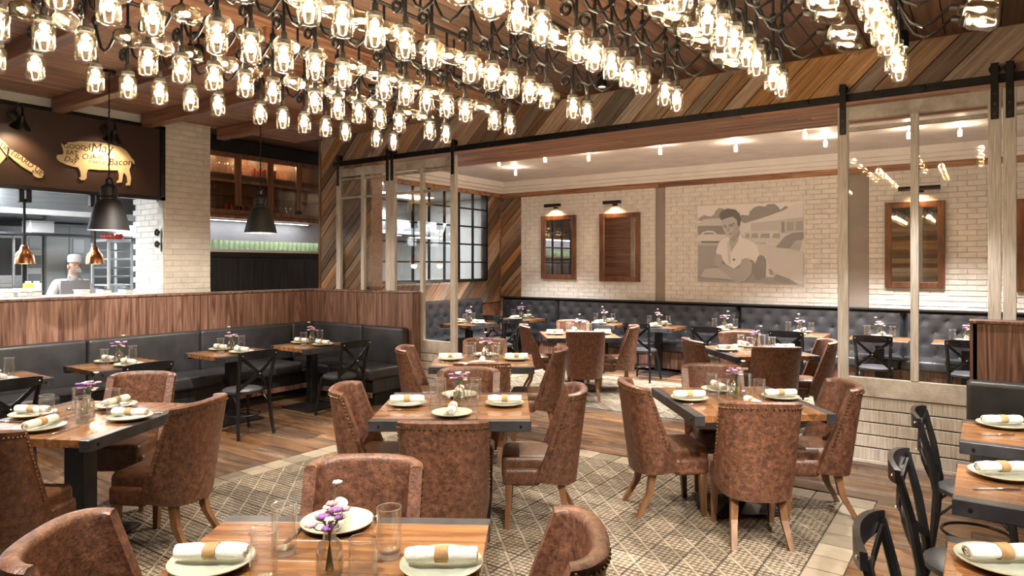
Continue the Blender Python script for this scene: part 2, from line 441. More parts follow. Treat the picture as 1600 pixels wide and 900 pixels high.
# diagonal reclaimed boards on a wall: rect in (u, v); plane 'Y' (u = X, facing -Y) or 'X' (u = Y, facing +X)
def diag(parent, rect, plane, at, wmin=.09, wmax=.19, ang=45, seed=1, mat='reclaimed', name='board', phase=0.):
    rg = random.Random(seed); u0, u1, v0, v1 = rect
    ca, sa = math.cos(R(ang)), math.sin(R(ang))
    qs = [-sa * u + ca * v for u in (u0, u1) for v in (v0, v1)]
    q = min(qs) - phase
    while q < max(qs):
        w = rg.uniform(wmin, wmax); t = rg.uniform(.018, .032)
        poly = [(u0, v0), (u1, v0), (u1, v1), (u0, v1)]
        poly = clip(poly, sa, -ca, -(q + .0055)); poly = clip(poly, -sa, ca, q + w - .0055) if len(poly) > 2 else []
        if len(poly) > 2:
            uc = sum(p_[0] for p_ in poly) / len(poly); vc = sum(p_[1] for p_ in poly) / len(poly)
            area = abs(sum(poly[i][0] * poly[(i + 1) % len(poly)][1] - poly[(i + 1) % len(poly)][0] * poly[i][1] for i in range(len(poly)))) / 2
            if area > .002:
                loc2 = [((u - uc) * ca + (v - vc) * sa, -(u - uc) * sa + (v - vc) * ca) for u, v in poly]
                n = len(loc2)
                vsx = [(x, 0, z) for x, z in loc2] + [(x, -t, z) for x, z in loc2]
                fs = [tuple(range(n)), tuple(range(n, 2 * n))] + [(i, (i + 1) % n, n + (i + 1) % n, n + i) for i in range(n)]
                Mx = Matrix.Rotation(-R(ang), 4, 'Y')
                if plane == 'Y': Mx = Matrix.Translation((uc, at, vc)) @ Mx
                else: Mx = Matrix.Translation((at, uc, vc)) @ Matrix.Rotation(R(90), 4, 'Z') @ Mx
                o = obj(name, MB().add(vsx, fs).mesh(name, mat, False), parent, mtx=Mx)
        q += w
# header bulkhead between the two rooms
hdr = struct('wall_header', MB().box(-7.0, 4.2, YP + .035, 7.62, 3.20, 3.62), 'beam_wood', label='deep timber-clad header over the wide opening to the far room')
diag(hdr, (-6.985, 4.1, 3.175, 3.6), 'Y', YP + .034, seed=5, wmin=.12, wmax=.26)
yy = YP + .01; k = 0
while yy < 7.62:
    w = rng.uniform(.11, .19); x = -7.0 + (k % 2) * -.0
    w = min(w, 7.62 - yy)
    while x < 4.2:
        e = min(x + rng.uniform(1.6, 3.0), 4.2)
        cxx = (x + e) / 2
        MB().box(x - cxx + .002, e - cxx - .002, -w / 2 + .003, w / 2 - .003, -.03, 0).obj('soffit_board', 'header_underside', hdr, loc=(cxx, yy + w / 2, 3.199 + rng.uniform(-.006, .0)), smooth=False)
        x = e
    yy += w; k += 1
# plank wall stub at the left end of the opening
stub = struct('wall_stub', MB().box(-8.08, -7.0, YP + .035, 6.78, 0, 3.62), 'beam_wood', label='wall stub clad in diagonal reclaimed boards beside the left sliding doors')
diag(stub, (-8.06, -7.0, .0, 3.6), 'Y', YP + .034, seed=9, wmin=.08, wmax=.17)
MB().box(-8.10, -8.06, YP - .005, 6.80, 0, 3.6).obj('corner_post', 'door_side_wood', stub, smooth=False)
# far room left wall with its steel window
WY0, WY1, WZ0, WZ1 = 7.60, 10.47, 1.45, 3.13
wl = MB()
wl.box(XL - .15, XL - .036, 6.78, 11.1, 0, WZ0).box(XL - .15, XL - .036, 6.78, 11.1, WZ1, 3.62)
wl.box(XL - .15, XL - .036, 6.78, WY0, WZ0, WZ1).box(XL - .15, XL - .036, WY1, 11.1, WZ0, WZ1)
wleft = struct('wall_left', wl, 'beam_wood', label="far room's left wall of diagonal reclaimed boards around the steel window")
diag(wleft, (6.79, WY0, 1.0, 3.10), 'X', XL - .035, seed=21)
diag(wleft, (WY1 + .02, YB - .02, 1.0, 3.10), 'X', XL - .035, seed=22)
diag(wleft, (WY0, WY1 + .02, 1.0, WZ0 - .02), 'X', XL - .035, seed=23)
win = struct('window_1', MB().box(XL - .10, XL + .0, WY0 - .03, WY0 + .02, WZ0, WZ1).box(XL - .10, XL + .0, WY1 - .02, WY1 + .03, WZ0, WZ1)
             .box(XL - .10, XL, WY0, WY1, WZ0 - .03, WZ0 + .02).box(XL - .10, XL, WY0, WY1, WZ1 - .02, WZ1 + .03), 'black_metal', label='black steel grid window looking into the kitchen')
NC, NR = 7, 5
cw, rh = (WY1 - WY0) / NC, (WZ1 - WZ0) / NR
bar_v = MB().box(-.05, -.01, -.014, .014, WZ0, WZ1).mesh('muntin', 'black_metal', False)
for i in range(1, NC): obj('muntin', bar_v, win, loc=(XL, WY0 + i * cw, 0))
for j in range(1, NR): MB().box(XL - .05, XL - .012, WY0, WY1, WZ0 + j * rh - .014, WZ0 + j * rh + .014).obj('muntin', 'black_metal', win, smooth=False)
pane = MB().box(-.033, -.028, -cw / 2 + .012, cw / 2 - .012, -rh / 2 + .012, rh / 2 - .012).mesh('pane', 'pane_glass', False)
for i in range(NC):
    for j in range(NR): obj('pane', pane, win, loc=(XL, WY0 + (i + .5) * cw, WZ0 + (j + .5) * rh))
# far room's brick wall
wb = struct('wall_back', MB().box(-8.08, 3.6, YB + .03, 11.15, 0, 3.62), 'mortar', label='white painted brick wall of the far room behind the tufted banquette')
diag(wb, (XL + .0, -7.43, 1.0, 3.10), 'Y', YB + .025, seed=31)
MB().box(-7.965, -7.935, YB - .05, YB + .0, 1.0, 3.1).obj('corner_trim', 'door_side_wood', wb, smooth=False)
for x0, x1 in ((-4.62, -4.45), (-1.62, -1.35)):
    MB().box(x0, x1, YB + .005, YB + .035, 1.0, 3.06).obj('plaster_strip', 'grey_plaster', wb, smooth=False)
for x0, x1 in ((-7.43, -4.62), (-4.45, -1.62), (-1.35, 3.5)):
    MB().box(x0 + .004, x1 - .004, YB - .021, YB + .03, 1.0, 3.06).obj('mortar_bed', 'mortar', wb, smooth=False)
BL, BH = .215, .0745
brick_mesh = MB().rbox(-BL / 2 + .004, BL / 2 - .004, -.03, .04, -BH / 2 + .004, BH / 2 - .004, .004, 1).mesh('brick', 'brick_white', False)
half_mesh = MB().rbox(-BL / 4 + .004, BL / 4 - .004, -.03, .04, -BH / 2 + .004, BH / 2 - .004, .004, 1).mesh('brick', 'brick_white', False)
cells = []
for x0, x1 in ((-7.43, -4.62), (-4.45, -1.62), (-1.35, 3.5)):
    z = 1.08; j = 0
    while z < 3.05:
        x = x0
        if j % 2: cells.append((x + BL / 4, z + BH / 2, 1)); x += BL / 2
        while x + BL * .75 < x1: cells.append((x + BL / 2, z + BH / 2, 0)); x += BL
        if x + BL * .3 < x1: cells.append((x + BL / 4, z + BH / 2, 1))
        z += BH; j += 1
def bs(c):
    q = proj((c[0], YB, c[1])); return q[2] if -5 < q[0] < 1605 else 99
cells.sort(key=bs)
st = MB()
for i, (x, z, h) in enumerate(cells):
    off = rng.uniform(-.004, .004)
    if i < 295: obj('brick', half_mesh if h else brick_mesh, wb, loc=(x, YB + off, z))
    else:
        w = BL / 4 if h else BL / 2
        st.box(x - w + .004, x + w - .004, YB - .03 + off, YB + .03, z - BH / 2 + .004, z + BH / 2 - .004)
st.obj('brick', 'brick_white', wb, smooth=False, kind='stuff')
# far room ceiling, crown and dark picture rail
cl2 = struct('ceiling_far', MB().box(-8.0, 4.2, 7.55, 11.1, 3.36, 3.5), 'ceiling_white', label='white pressed-tin ceiling of the far room with spotlights')
cr = MB()
for dz0, dz1, pr in ((3.10, 3.17, .035), (3.17, 3.22, .10), (3.22, 3.29, .14), (3.29, 3.36, .22)):
    pass
tr1 = struct('trim_1', MB().box(-7.9, 4.2, YB - .08, YB + .03, 3.15, 3.20).box(-7.9, 4.2, YB - .14, YB, 3.20, 3.26).box(-7.9, 4.2, YB - .21, YB, 3.26, 3.36), 'moulding_white', label='white stepped crown moulding along the brick wall')
tr2 = struct('trim_2', MB().box(XL - .03, XL + .08, 7.6, YB - .08, 3.15, 3.20).box(XL - .03, XL + .14, 7.6, YB - .14, 3.20, 3.26).box(XL - .03, XL + .21, 7.6, YB - .21, 3.26, 3.36), 'moulding_white', label='white stepped crown moulding over the steel window')
x = -7.9; tr3 = struct('trim_3', MB().box(-7.93, 4.2, YB + .0, YB + .03, 3.06, 3.15), 'beam_wood', label='brown board band under the crown on the brick wall')
while x < 4.0:
    e = x + rng.uniform(1.5, 2.6); c_ = (x + e) / 2
    MB().box(x - c_ + .002, e - c_ - .002, -.04, 0, -.045, .045).obj('board', 'header_underside', tr3, loc=(c_, YB + .0, 3.105), smooth=False); x = e
tr4 = struct('trim_4', MB().box(XL - .03, XL + .03, 6.8, YB - .05, 3.08, 3.15), 'header_underside', label='brown board band over the steel window')

# main ceiling: fine slats at the kitchen side, broader planks above the jar lights
ce = struct('ceiling', MB().box(-9.6, 4.2, -2, 7.7, 3.63, 3.75), 'ceiling_plank', label='dark timber ceiling with narrow slats and beams')
x = -8.58; slat = MB().box(-.041, .041, -4.05, 4.05, 0, .028).mesh('slat', 'ceiling_slat', False)
while x < -4.5:
    obj('slat', slat, ce, loc=(x, 2.48, 3.60)); x += .092
plk = MB().box(-.088, .088, -4.05, 4.05, 0, .028).mesh('ceiling_board', 'ceiling_plank', False)
while x < 4.1:
    obj('ceiling_board', plk, ce, loc=(x + .05, 2.48, 3.60 + rng.uniform(0, .006))); x += .184
for yb in (1.2, 2.25, 3.27, 4.25, 5.25):
    MB().rbox(-8.55, -4.6, yb - .06, yb + .06, 3.44, 3.60, .006, 1).obj('beam', 'beam_wood', ce, smooth=False)
# kitchen wall, brick pier, recess
wk = struct('wall_kitchen', MB().box(XK - .15, XK, -1.5, 4.5, 2.56, 3.62).box(XK - .15, XK, -1.5, 5.0, 0, 1.33), 'kitchen_white', label='white wall around the kitchen pass')
PY0, PY1, PD = 4.50, 5.12, .70
pier = struct('wall_pier', MB().box(XK - PD, XK + .016, PY0 - .016, PY1, 0, 3.6), 'mortar', label='white painted brick pier between kitchen pass and glass cabinet')
z = 1.34; j = 0
while z < 3.6:
    n = 3; w = (PY1 - PY0) / n
    s0 = PY0
    cuts = [0, .5, 1.5, 2.5, 3] if j % 2 else [0, 1, 2, 3]
    for a, b_ in zip(cuts[:-1], cuts[1:]):
        me = half_mesh if b_ - a < .9 else brick_mesh
        obj('brick', me, pier, loc=(XK - .005 + rng.uniform(-.005, .004), PY0 + (a + b_) / 2 * w, z + BH / 2), rot=(0, 0, R(90)))
    x = XK - (0.11 if j % 2 else .215)
    while x > XK - PD - .05:
        obj('brick', brick_mesh, pier, loc=(x - .0, PY0 + .005 + rng.uniform(-.004, .004), z + BH / 2)); x -= BL
    z += BH; j += 1
wr = struct('wall_recess', MB().box(-9.62, -9.45, PY1 - .1, 7.8, 0, 3.62).box(-9.45, XK - PD + .1, PY1 - .12, PY1 - .02, 0, 3.6), 'grey_panel', label='grey recess wall behind the glass cabinet')
# kitchen shell
kw = struct('wall_kitchen_back', MB().box(-13.1, -12.95, -1.5, 11.1, 0, 3.4), 'kitchen_white', label='bright tiled back wall of the kitchen')
struct('wall_kitchen_side', MB().box(-13, -8.2, 10.95, 11.1, 0, 3.4), 'kitchen_white', label='white side wall of the kitchen')
struct('ceiling_kitchen', MB().box(-13.1, XK - .15, -1.5, 4.4, 3.1, 3.2).box(-13.1, -9.63, 4.4, 7.81, 3.1, 3.2).box(-13.1, XL - .16, 7.81, 11.1, 3.1, 3.2), 'kitchen_white', label='white ceiling of the kitchen')
wre = struct('wall_rear', MB().box(-3.6, 4.2, -2.15, -2.0, 0, 3.62), 'beam_wood', label='added board-clad wall behind the viewer, for the mirrors to reflect')  # partial unseen wall, added to darken what the mirrors reflect
for k in range(26):
    MB().box(-1.3, 1.3, -.03, 0, -.066, .066).obj('board', 'reclaimed', wre, loc=(-2.3, -1.97, .07 + k * .138), smooth=False)
    MB().box(-1.3, 1.3, -.03, 0, -.066, .066).obj('board', 'reclaimed', wre, loc=(.31, -1.97, .07 + k * .138), smooth=False)
    MB().box(-1.28, 1.28, -.03, 0, -.066, .066).obj('board', 'reclaimed', wre, loc=(2.9, -1.97, .07 + k * .138), smooth=False)
# ------------------------------------------------------------------ sliding doors on the black rail
rail = thing('door_rail', 'long black flat steel rail carrying the sliding doors along the header', 'rail', (0, 0, 0))
MB().rbox(-7.75, 4.0, 6.515, 6.530, 3.155, 3.225, .004, 1).obj('flat_bar', 'black_metal', rail, smooth=False)
bolt = MB().lathe([(.02, 0), (.02, .02), (.012, .026), (.0, .026)], 10).mesh('standoff_bolt', 'black_metal')
x = -7.6
while x < 3.8:
    obj('standoff_bolt', bolt, rail, loc=(x, 6.516, 3.19), rot=(R(90), 0, 0)); x += .9
def slide_door(x0, x1, bars, label):
    w = x1 - x0; t = thing('sliding_door', label, 'door', ((x0 + x1) / 2, 6.48, 0))
    h0, h1 = .03, 3.10; y0, y1 = -.028, .026; sw = .085
    st = MB().rbox(-sw / 2, sw / 2, y0, y1, h0, h1, .004, 1).mesh('stile', 'whitewash_v', False)
    obj('stile', st, t, loc=(-w / 2 + sw / 2, 0, 0)); obj('stile', st, t, loc=(w / 2 - sw / 2, 0, 0))
    iw = w / 2 - sw
    def rail_(n, z0, z1, dy=.0): MB().rbox(-iw, iw, y0 + .004 + dy, y1 - .004, z0, z1, .003, 1).obj(n, 'whitewash', t, smooth=False)
    rail_('top_rail', 2.98, 3.095); rail_('lock_rail', .60, .76); rail_('bottom_rail', .03, .06)
    for z in bars: rail_('cross_bar', z - .016, z + .016)
    MB().rbox(-.03, .03, y0 + .002, y1 - .002, .76, 2.98, .003, 1).obj('mullion', 'whitewash_v', t, smooth=False)
    MB().box(-iw, iw, .004, .014, .05, .61).obj('gap_shade', 'black_matte', t, smooth=False)  # black sheet added behind the boards, stands in for shade in their gaps
    bd = MB().rbox(-iw, iw, -.018, .003, 0, .098, .003, 1).mesh('kick_board', 'whitewash_v', False)
    for k in range(5): obj('kick_board', bd, t, loc=(0, 0, .061 + k * .108))
    zs = [.76] + [z for z in sorted(bars)] + [2.98]
    for sx in (-1, 1):
        xa, xb = (.03, iw) if sx > 0 else (-iw, -.03)
        for za, zb in zip(zs[:-1], zs[1:]):
            pm = MB().box(xa, xb, -.003, .003, za + .005, zb - .005).obj('pane', 'pane_glass', t, smooth=False)
        sp = MB().rbox(-.026, .026, -.012, 0, 2.86, 3.30, .004, 1).obj('hanger_strap', 'black_metal', t, loc=(sx * (w / 2 - sw / 2), y0, 0), smooth=False)
        MB().lathe([(.039, -.012), (.039, .012)], 16, Matrix.Translation((0, .045, 3.262)) @ Matrix.Rotation(R(90), 4, 'X')).obj('wheel', 'black_metal', sp)
        for zz in (2.90, 2.98, 3.06): MB().lathe([(.009, 0), (.009, .008)], 8, Matrix.Translation((0, -.012, zz)) @ Matrix.Rotation(R(90), 4, 'X')).obj('bolt_head', 'steel_dark', sp)
    return t
slide_door(-7.60, -6.52, (2.68, 2.94), 'whitewashed glazed sliding door in front of the diagonal boards')
slide_door(-6.52, -5.38, (2.68, 2.94), 'whitewashed glazed sliding door beside the end of the wooden low wall')
slide_door(-1.04, .12, (2.90,), 'whitewashed glazed sliding door with slatted base, right of the portrait mural')
slide_door(.13, 1.29, (2.90,), 'whitewashed sliding door cut off by the right edge of the picture')

# ------------------------------------------------------------------ low walls with veneer panels
def low_wall(name, label, runs, top, bottom=.0, parent=None):
    m = MB()
    for (x0, x1, y0, y1) in runs: m.box(x0, x1, y0, y1, 0, top - .02)
    return struct(name, m, 'black_matte', label=label)
lw = low_wall('wall_low_left', 'low brown veneer wall behind the corner banquette', [(-8.10, -7.92, .2, 6.42), (-7.92, -5.98, 6.32, 6.42)], 1.38)
MB().rbox(-8.12, -7.885, .2, 6.44, 1.36, 1.385, .004, 1).obj('cap', 'low_wall_wood', lw, smooth=False)
MB().rbox(-7.885, -5.95, 6.285, 6.44, 1.36, 1.385, .004, 1).obj('cap', 'low_wall_wood', lw, smooth=False)
yb = .2
while yb < 6.28:
    e = min(yb + 1.02, 6.30); MB().box(-.02, 0, -(e - yb) / 2 + .001, (e - yb) / 2 - .001, .86, 1.36).obj('veneer_panel', 'low_wall_wood', lw, loc=(-7.90, (yb + e) / 2, 0), smooth=False); yb = e
xb = -7.90
while xb < -6.03:
    e = min(xb + .95, -6.02); MB().box(-(e - xb) / 2 + .001, (e - xb) / 2 - .001, 0, .02, .86, 1.36).obj('veneer_panel', 'low_wall_wood', lw, loc=((xb + e) / 2, 6.30, 0), smooth=False); xb = e
MB().rbox(-6.02, -5.95, 6.285, 6.44, 0, 1.36, .004, 1).obj('end_post', 'low_wall_wood', lw, smooth=False)
rw = low_wall('wall_low_right', 'low brown wooden wall at the right edge behind the bench', [(-.03, 3.2, 6.24, 6.36)], 1.30)
for k in range(4):
    MB().box(-.39, .39, 0, .02, .05, 1.28).obj('veneer_panel', 'low_wall_wood', rw, loc=(-.07 + .4 + k * .8, 6.22, 0), smooth=False)
MB().rbox(-.085, 3.2, 6.21, 6.38, 1.28, 1.305, .004, 1).obj('cap', 'low_wall_wood', rw, smooth=False)
MB().rbox(-.08, -.03, 6.22, 6.37, 0, 1.28, .004, 1).obj('end_post', 'low_wall_wood', rw, smooth=False)

# ------------------------------------------------------------------ banquettes
bq = thing('corner_banquette', 'black leather corner banquette along the low veneer wall', 'banquette', (0, 0, 0))
def yat(px): return PX(px, 500, -7.80).y
cuts = [.3, 1.5, yat(135), yat(312), yat(455), 6.28]
for a, b_ in zip(cuts[:-1], cuts[1:]):
    MB().rbox(-7.90, -7.77, a + .006, b_ - .006, .44, .93, .035, 3).obj('back_cushion', 'leather_dark', bq)
    MB().rbox(-7.78, -7.24, a + .006, min(b_, 5.60) - .006 if b_ < 6 else b_ - .02, .33, .47, .04, 3).obj('seat_cushion', 'leather_dark', bq)
for a, b_ in ((-7.76, -6.75), (-6.75, -6.0)):
    MB().rbox(a + .006, b_ - .006, 6.16, 6.285, .44, .93, .035, 3).obj('back_cushion', 'leather_dark', bq)
for a, b_ in ((-7.22, -6.75), (-6.75, -6.0)):
    MB().rbox(a + .006, b_ - .006, 5.62, 6.17, .33, .47, .04, 3).obj('seat_cushion', 'leather_dark', bq)
MB().box(-7.88, -7.32, .3, 6.2, .17, .335).box(-7.32, -6.05, 5.70, 6.25, .17, .335).obj('seat_base', 'steel_dark', bq, smooth=False)
MB().rbox(-7.30, -7.275, .3, 5.68, .12, .18, .003, 1).obj('wood_rail', 'low_wall_wood', bq, smooth=False)
MB().rbox(-7.275, -6.03, 5.655, 5.68, .12, .18, .003, 1).obj('wood_rail', 'low_wall_wood', bq, smooth=False)
MB().box(-7.88, -7.40, .3, 6.2, .0, .17).box(-7.40, -6.1, 5.78, 6.25, .0, .17).obj('plinth', 'black_matte', bq, smooth=False)
rb = thing('right_bench', 'black leather bench seat against the low wall at the right edge', 'bench', (0, 0, 0))
MB().rbox(-.10, 3.1, 6.07, 6.205, .45, .86, .04, 3).obj('back_cushion', 'leather_dark', rb)
MB().rbox(-.06, 3.1, 5.58, 6.08, .33, .47, .04, 3).obj('seat_cushion', 'leather_dark', rb)
MB().box(-.04, 3.1, 5.64, 6.18, .02, .335).obj('seat_base', 'low_wall_wood', rb, smooth=False)
def tufted(x0, x1, name, parent, flip=None):
    "buttoned back: a surface dimpled at a diamond lattice"
    nx = max(8, int((x1 - x0) / .045)); nz = 16; z0, z1 = .45, 1.10
    SX, SZ = .26, .155
    v, f = [], []
    for j in range(nz + 1):
        for i in range(nx + 1):
            x = x0 + (x1 - x0) * i / nx; z = z0 + (z1 - z0) * j / nz
            u, w = x / SX, (z - .50) / SZ
            best = 9
            for jj in (math.floor(w), math.floor(w) + 1):
                o = .5 * (jj % 2); ii = round(u - o)
                best = min(best, math.hypot((u - o - ii) * SX / SZ, w - jj))
            fold = min(abs(((u * 2 + w) % 2) - 1), abs(((u * 2 - w) % 2) - 1)); fold = min(1, (1 - max(abs(((u * 2 + w) % 2) - 1), abs(((u * 2 - w) % 2) - 1))) / .25)
            e = min(1, (x - x0) / .05, (x1 - x) / .05, (z1 - z) / .05); e = max(0, e) ** .5
            dep = .10 - .045 * math.exp(-(best / .22) ** 2) - .012 * (1 - fold)
            v.append((x, -dep * (.35 + .65 * e), z))
    for j in range(nz):
        for i in range(nx):
            a = j * (nx + 1) + i; f.append((a, a + 1, a + nx + 2, a + nx + 1))
    n0 = len(v); v += [(x0, .02, z0), (x1, .02, z0), (x1, .02, z1), (x0, .02, z1)]
    top = [nz * (nx + 1) + i for i in range(nx + 1)]
    f += [tuple(top) + (n0 + 2, n0 + 3), tuple(range(nx + 1))[::-1] + (n0, n0 + 1)]
    f += [tuple(j * (nx + 1) for j in range(nz + 1)) + (n0 + 3, n0), tuple(j * (nx + 1) + nx for j in range(nz + 1))[::-1] + (n0 + 1, n0 + 2)]
    o = MB().add(v, f).obj(name, 'leather_dark', parent)
    btn = MB()
    jj = 0
    while .50 + jj * SZ < z1 - .04:
        o_ = .5 * (jj % 2); ii = math.ceil(x0 / SX - o_)
        while (ii + o_) * SX < x1:
            xx = (ii + o_) * SX
            if x0 + .05 < xx < x1 - .05: btn.ball((xx, -.058, .50 + jj * SZ), (.014, .010, .014), 6, 4)
            ii += 1
        jj += 1
    if btn.v: btn.obj('button', 'leather_dark', o, kind='stuff')
    return o
tb = thing('tufted_banquette', 'long black buttoned leather banquette under the mirrors on the brick wall', 'banquette', (0, YB - .056, 0))
cutx = [XL + .1, PY(877, 470, YB).x, PY(1158, 475, YB).x, -.9, 1.0, 3.0]
for a, b_ in zip(cutx[:-1], cutx[1:]):
    tufted(a + .004, b_ - .004, 'back_cushion', tb)
    MB().rbox(a + .004, b_ - .004, -.66, -.10, .33, .47, .04, 3).obj('seat_cushion', 'leather_dark', tb)
MB().box(cutx[0], 3.0, -.60, -.02, .06, .335).obj('seat_base', 'low_wall_wood', tb, smooth=False)
MB().rbox(cutx[0], 3.0, -.12, .0, 1.09, 1.115, .004, 1).obj('top_ledge', 'black_matte', tb, smooth=False)
tb2 = thing('tufted_banquette', 'short black buttoned leather banquette under the steel window', 'banquette', (XL + .026, 0, 0), R(90))
tufted(7.2, YB - .72, 'back_cushion', tb2)
MB().rbox(7.2, YB - .72, -.62, -.10, .33, .47, .04, 3).obj('seat_cushion', 'leather_dark', tb2)
MB().box(7.2, YB - .72, -.56, -.02, .0, .335).obj('seat_base', 'low_wall_wood', tb2, smooth=False)

# ------------------------------------------------------------------ kitchen sign
sg = thing('kitchen_sign', 'dark brown sign board over the kitchen pass with cream cutout pig', 'sign', (0, 0, 0))
MB().box(XK + .0, XK + .035, .6, 4.44, 2.58, 3.46).obj('board', 'sign_brown', sg, smooth=False)
MB().rbox(XK + .0, XK + .06, 4.43, 4.49, 2.55, 3.49, .004, 1).obj('edge_frame', 'black_metal', sg, smooth=False)
MB().rbox(XK + .0, XK + .06, .6, 4.49, 3.45, 3.49, .004, 1).obj('edge_frame', 'black_metal', sg, smooth=False)
MB().rbox(XK + .0, XK + .06, .6, 4.49, 2.55, 2.59, .004, 1).obj('edge_frame', 'black_metal', sg, smooth=False)
def sign_cut(name, pts, mat, x=XK + .036, t=.02):
    yz = [PX(a / 7.27, 190 + b_ / 7.27, x + t)[1:] for a, b_ in pts]
    n = len(yz)
    v = [(x, y, z) for y, z in yz] + [(x + t, y, z) for y, z in yz]
    f = [tuple(range(n)), tuple(range(n, 2 * n))] + [(i, (i + 1) % n, n + (i + 1) % n, n + i) for i in range(n)]
    return MB().add(v, f).obj(name, mat, sg, smooth=False)
pig = sign_cut('pig_cutout', [(645, 395), (660, 375), (710, 375), (725, 350), (718, 315), (695, 245), (722, 268), (745, 250), (760, 262), (770, 235), (830, 235), (900, 222), (1000, 225), (1100, 228), (1200, 245), (1300, 270), (1380, 295), (1440, 335), (1480, 390), (1500, 420), (1525, 445), (1530, 485), (1515, 480), (1495, 450), (1490, 500), (1470, 545), (1480, 600), (1490, 640), (1480, 725), (1435, 725), (1440, 700), (1455, 690), (1445, 630), (1415, 580), (1400, 600), (1385, 690), (1330, 695), (1335, 675), (1355, 660), (1355, 600), (1340, 555), (1250, 552), (1130, 550), (1040, 540), (1000, 545), (985, 590), (985, 640), (960, 665), (925, 665), (900, 640), (920, 625), (915, 570), (890, 520), (830, 510), (760, 490), (690, 460), (655, 430)], 'sign_cream')
pig['label'] = 'cream pig silhouette with dark lettering'
arm_ = sign_cut('arm_cutout', [(-230, 40), (0, 190), (60, 245), (110, 300), (230, 375), (370, 480), (440, 520), (490, 560), (500, 600), (480, 635), (430, 640), (385, 615), (370, 580), (250, 510), (140, 420), (90, 375), (40, 435), (0, 480), (-200, 640), (-330, 500)], 'sign_cream')
arm_['label'] = 'cream rounded arm with dark lettering'
def sign_text(body, zx, zy, size, par, rot=0., shear=0.):
    p = PX(zx / 7.27, 190 + zy / 7.27, XK + .057)
    Mx = Matrix.Translation(p) @ Euler((R(90), 0, R(90))).to_matrix().to_4x4() @ Matrix.Rotation(R(rot), 4, 'Z')
    obj('lettering', text_mesh(body, size, 'ink', .0008, shear), par, mtx=Mx)
sign_text('GOOD', 850, 288, .075, pig, 2); sign_text('of', 985, 305, .10, pig, 20, .2); sign_text('May', 1150, 305, .15, pig, 6, .3)
sign_text('EAT', 820, 355, .07, pig, 0); sign_text('& Oak', 965, 400, .09, pig, 12, .2); sign_text('Cut', 1110, 395, .075, pig, 0, .2)
sign_text('Day', 800, 435, .085, pig, -5, .25); sign_text('START IT', 1100, 465, .045, pig, -2)
sign_text('Bacon', 1365, 462, .112, pig, 6, .25)
sign_text('N', 32, 345, .17, arm_, -6); sign_text('TREEBARD UP', 245, 425, .078, arm_, -33); sign_text('KIND', 432, 590, .05, arm_, -18)
# gooseneck sign lamps
arc = [(0, 0, 0), (.10, 0, .02)] + [(.17 + .07 * math.sin(R(a)), 0, .10 - .07 * math.cos(R(a))) for a in range(20, 200, 20)] + [(.15, 0, .22)]
goose = [('wall_plate', MB().lathe([(.05, 0), (.05, .015), (.02, .02)], 12, Matrix.Rotation(R(90), 4, 'Y')).mesh('wall_plate', 'black_metal'), None),
         ('arm', MB().tube([(0, 0, 0), (.06, 0, .07), (.13, 0, .11), (.21, 0, .09), (.25, 0, .03), (.25, 0, -.05)], .011, 8).mesh('arm', 'black_metal'), None),
         ('shade', MB().lathe([(.022, .0), (.03, -.03), (.05, -.07), (.095, -.13), (.098, -.135), (.090, -.13), (.045, -.07), (.02, -.03)], 20, Matrix.Translation((.25, 0, -.04)) @ Matrix.Rotation(R(28), 4, 'Y')).mesh('shade', 'black_metal'), None),
         ('lamp_bulb', MB().ball((.205, 0, -.13), .028, 8, 6).mesh('lamp_bulb', 'spot_glow'), 2)]
for px, lb in ((20, 'black gooseneck lamp over the sign above the cream arm'), (163, 'black gooseneck lamp over the sign above the cream pig')):
    p = PX(px, 178, XK + .05)
    g = place(goose, 'gooseneck_lamp', lb, 'wall lamp', (XK + .062, p.y, 3.34), 0, 'gooseneck sign lamps')
    lamp('sign_spot', 'SPOT', (.25, 0, -.16), 15, (1, .72, .42), .03, target=(-.05, 0, -.62), spot=110, blend=.7, parent=g)

# ------------------------------------------------------------------ pendant lamps over the banquette tables
prof = [(.03, .44), (.05, .435), (.068, .42), (.074, .40), (.074, .335), (.066, .325), (.074, .315), (.074, .295), (.100, .285), (.120, .25), (.142, .17), (.164, .08), (.182, 0), (.178, 0), (.158, .08), (.136, .17), (.112, .25), (.06, .28)]
pend = [('shade', MB().lathe(prof, 28).mesh('shade', 'black_matte'), None),
        ('socket', MB().lathe([(.028, .44), (.034, .445), (.034, .49), (.012, .51)], 14).tube([(-.085, 0, .30), (-.088, 0, .42), (-.05, 0, .49), (0, 0, .50), (.05, 0, .49), (.088, 0, .42), (.085, 0, .30)], .006, 6).mesh('socket', 'black_metal'), None),
        ('lamp_bulb', MB().ball((0, 0, .09), .04, 10, 8).mesh('lamp_bulb', 'spot_glow'), None)]
for px, yy, zz, lb in ((174, 3.08, 2.06, 'black metal dome pendant hanging in front of the pig sign'), (408, 4.74, 2.10, 'black metal dome pendant in front of the glass cabinet')):
    g = place(pend, 'pendant_lamp', lb, 'pendant', (-6.9, yy, zz), 0, 'black dome pendants')
    L_ = CEIL - zz
    MB().tube([(0, 0, .50), (0, 0, L_)], .006, 6).obj('cord', 'black_matte', g)
    MB().lathe([(.06, L_ - .03), (.06, L_)], 14).obj('ceiling_rose', 'black_metal', g)
    for k in range(18): MB().tube([(.011 * math.cos(a), (.0 if k % 2 else .011) * math.sin(a), .54 + k * .05 + .017 * math.sin(a)) for a in [i * math.pi / 3 for i in range(6)]], .003, 4, closed=True).obj('chain_link', 'black_metal', g)
    lamp('pendant_light', 'POINT', (0, 0, .02), 40, (1, .86, .70), .05, parent=g)

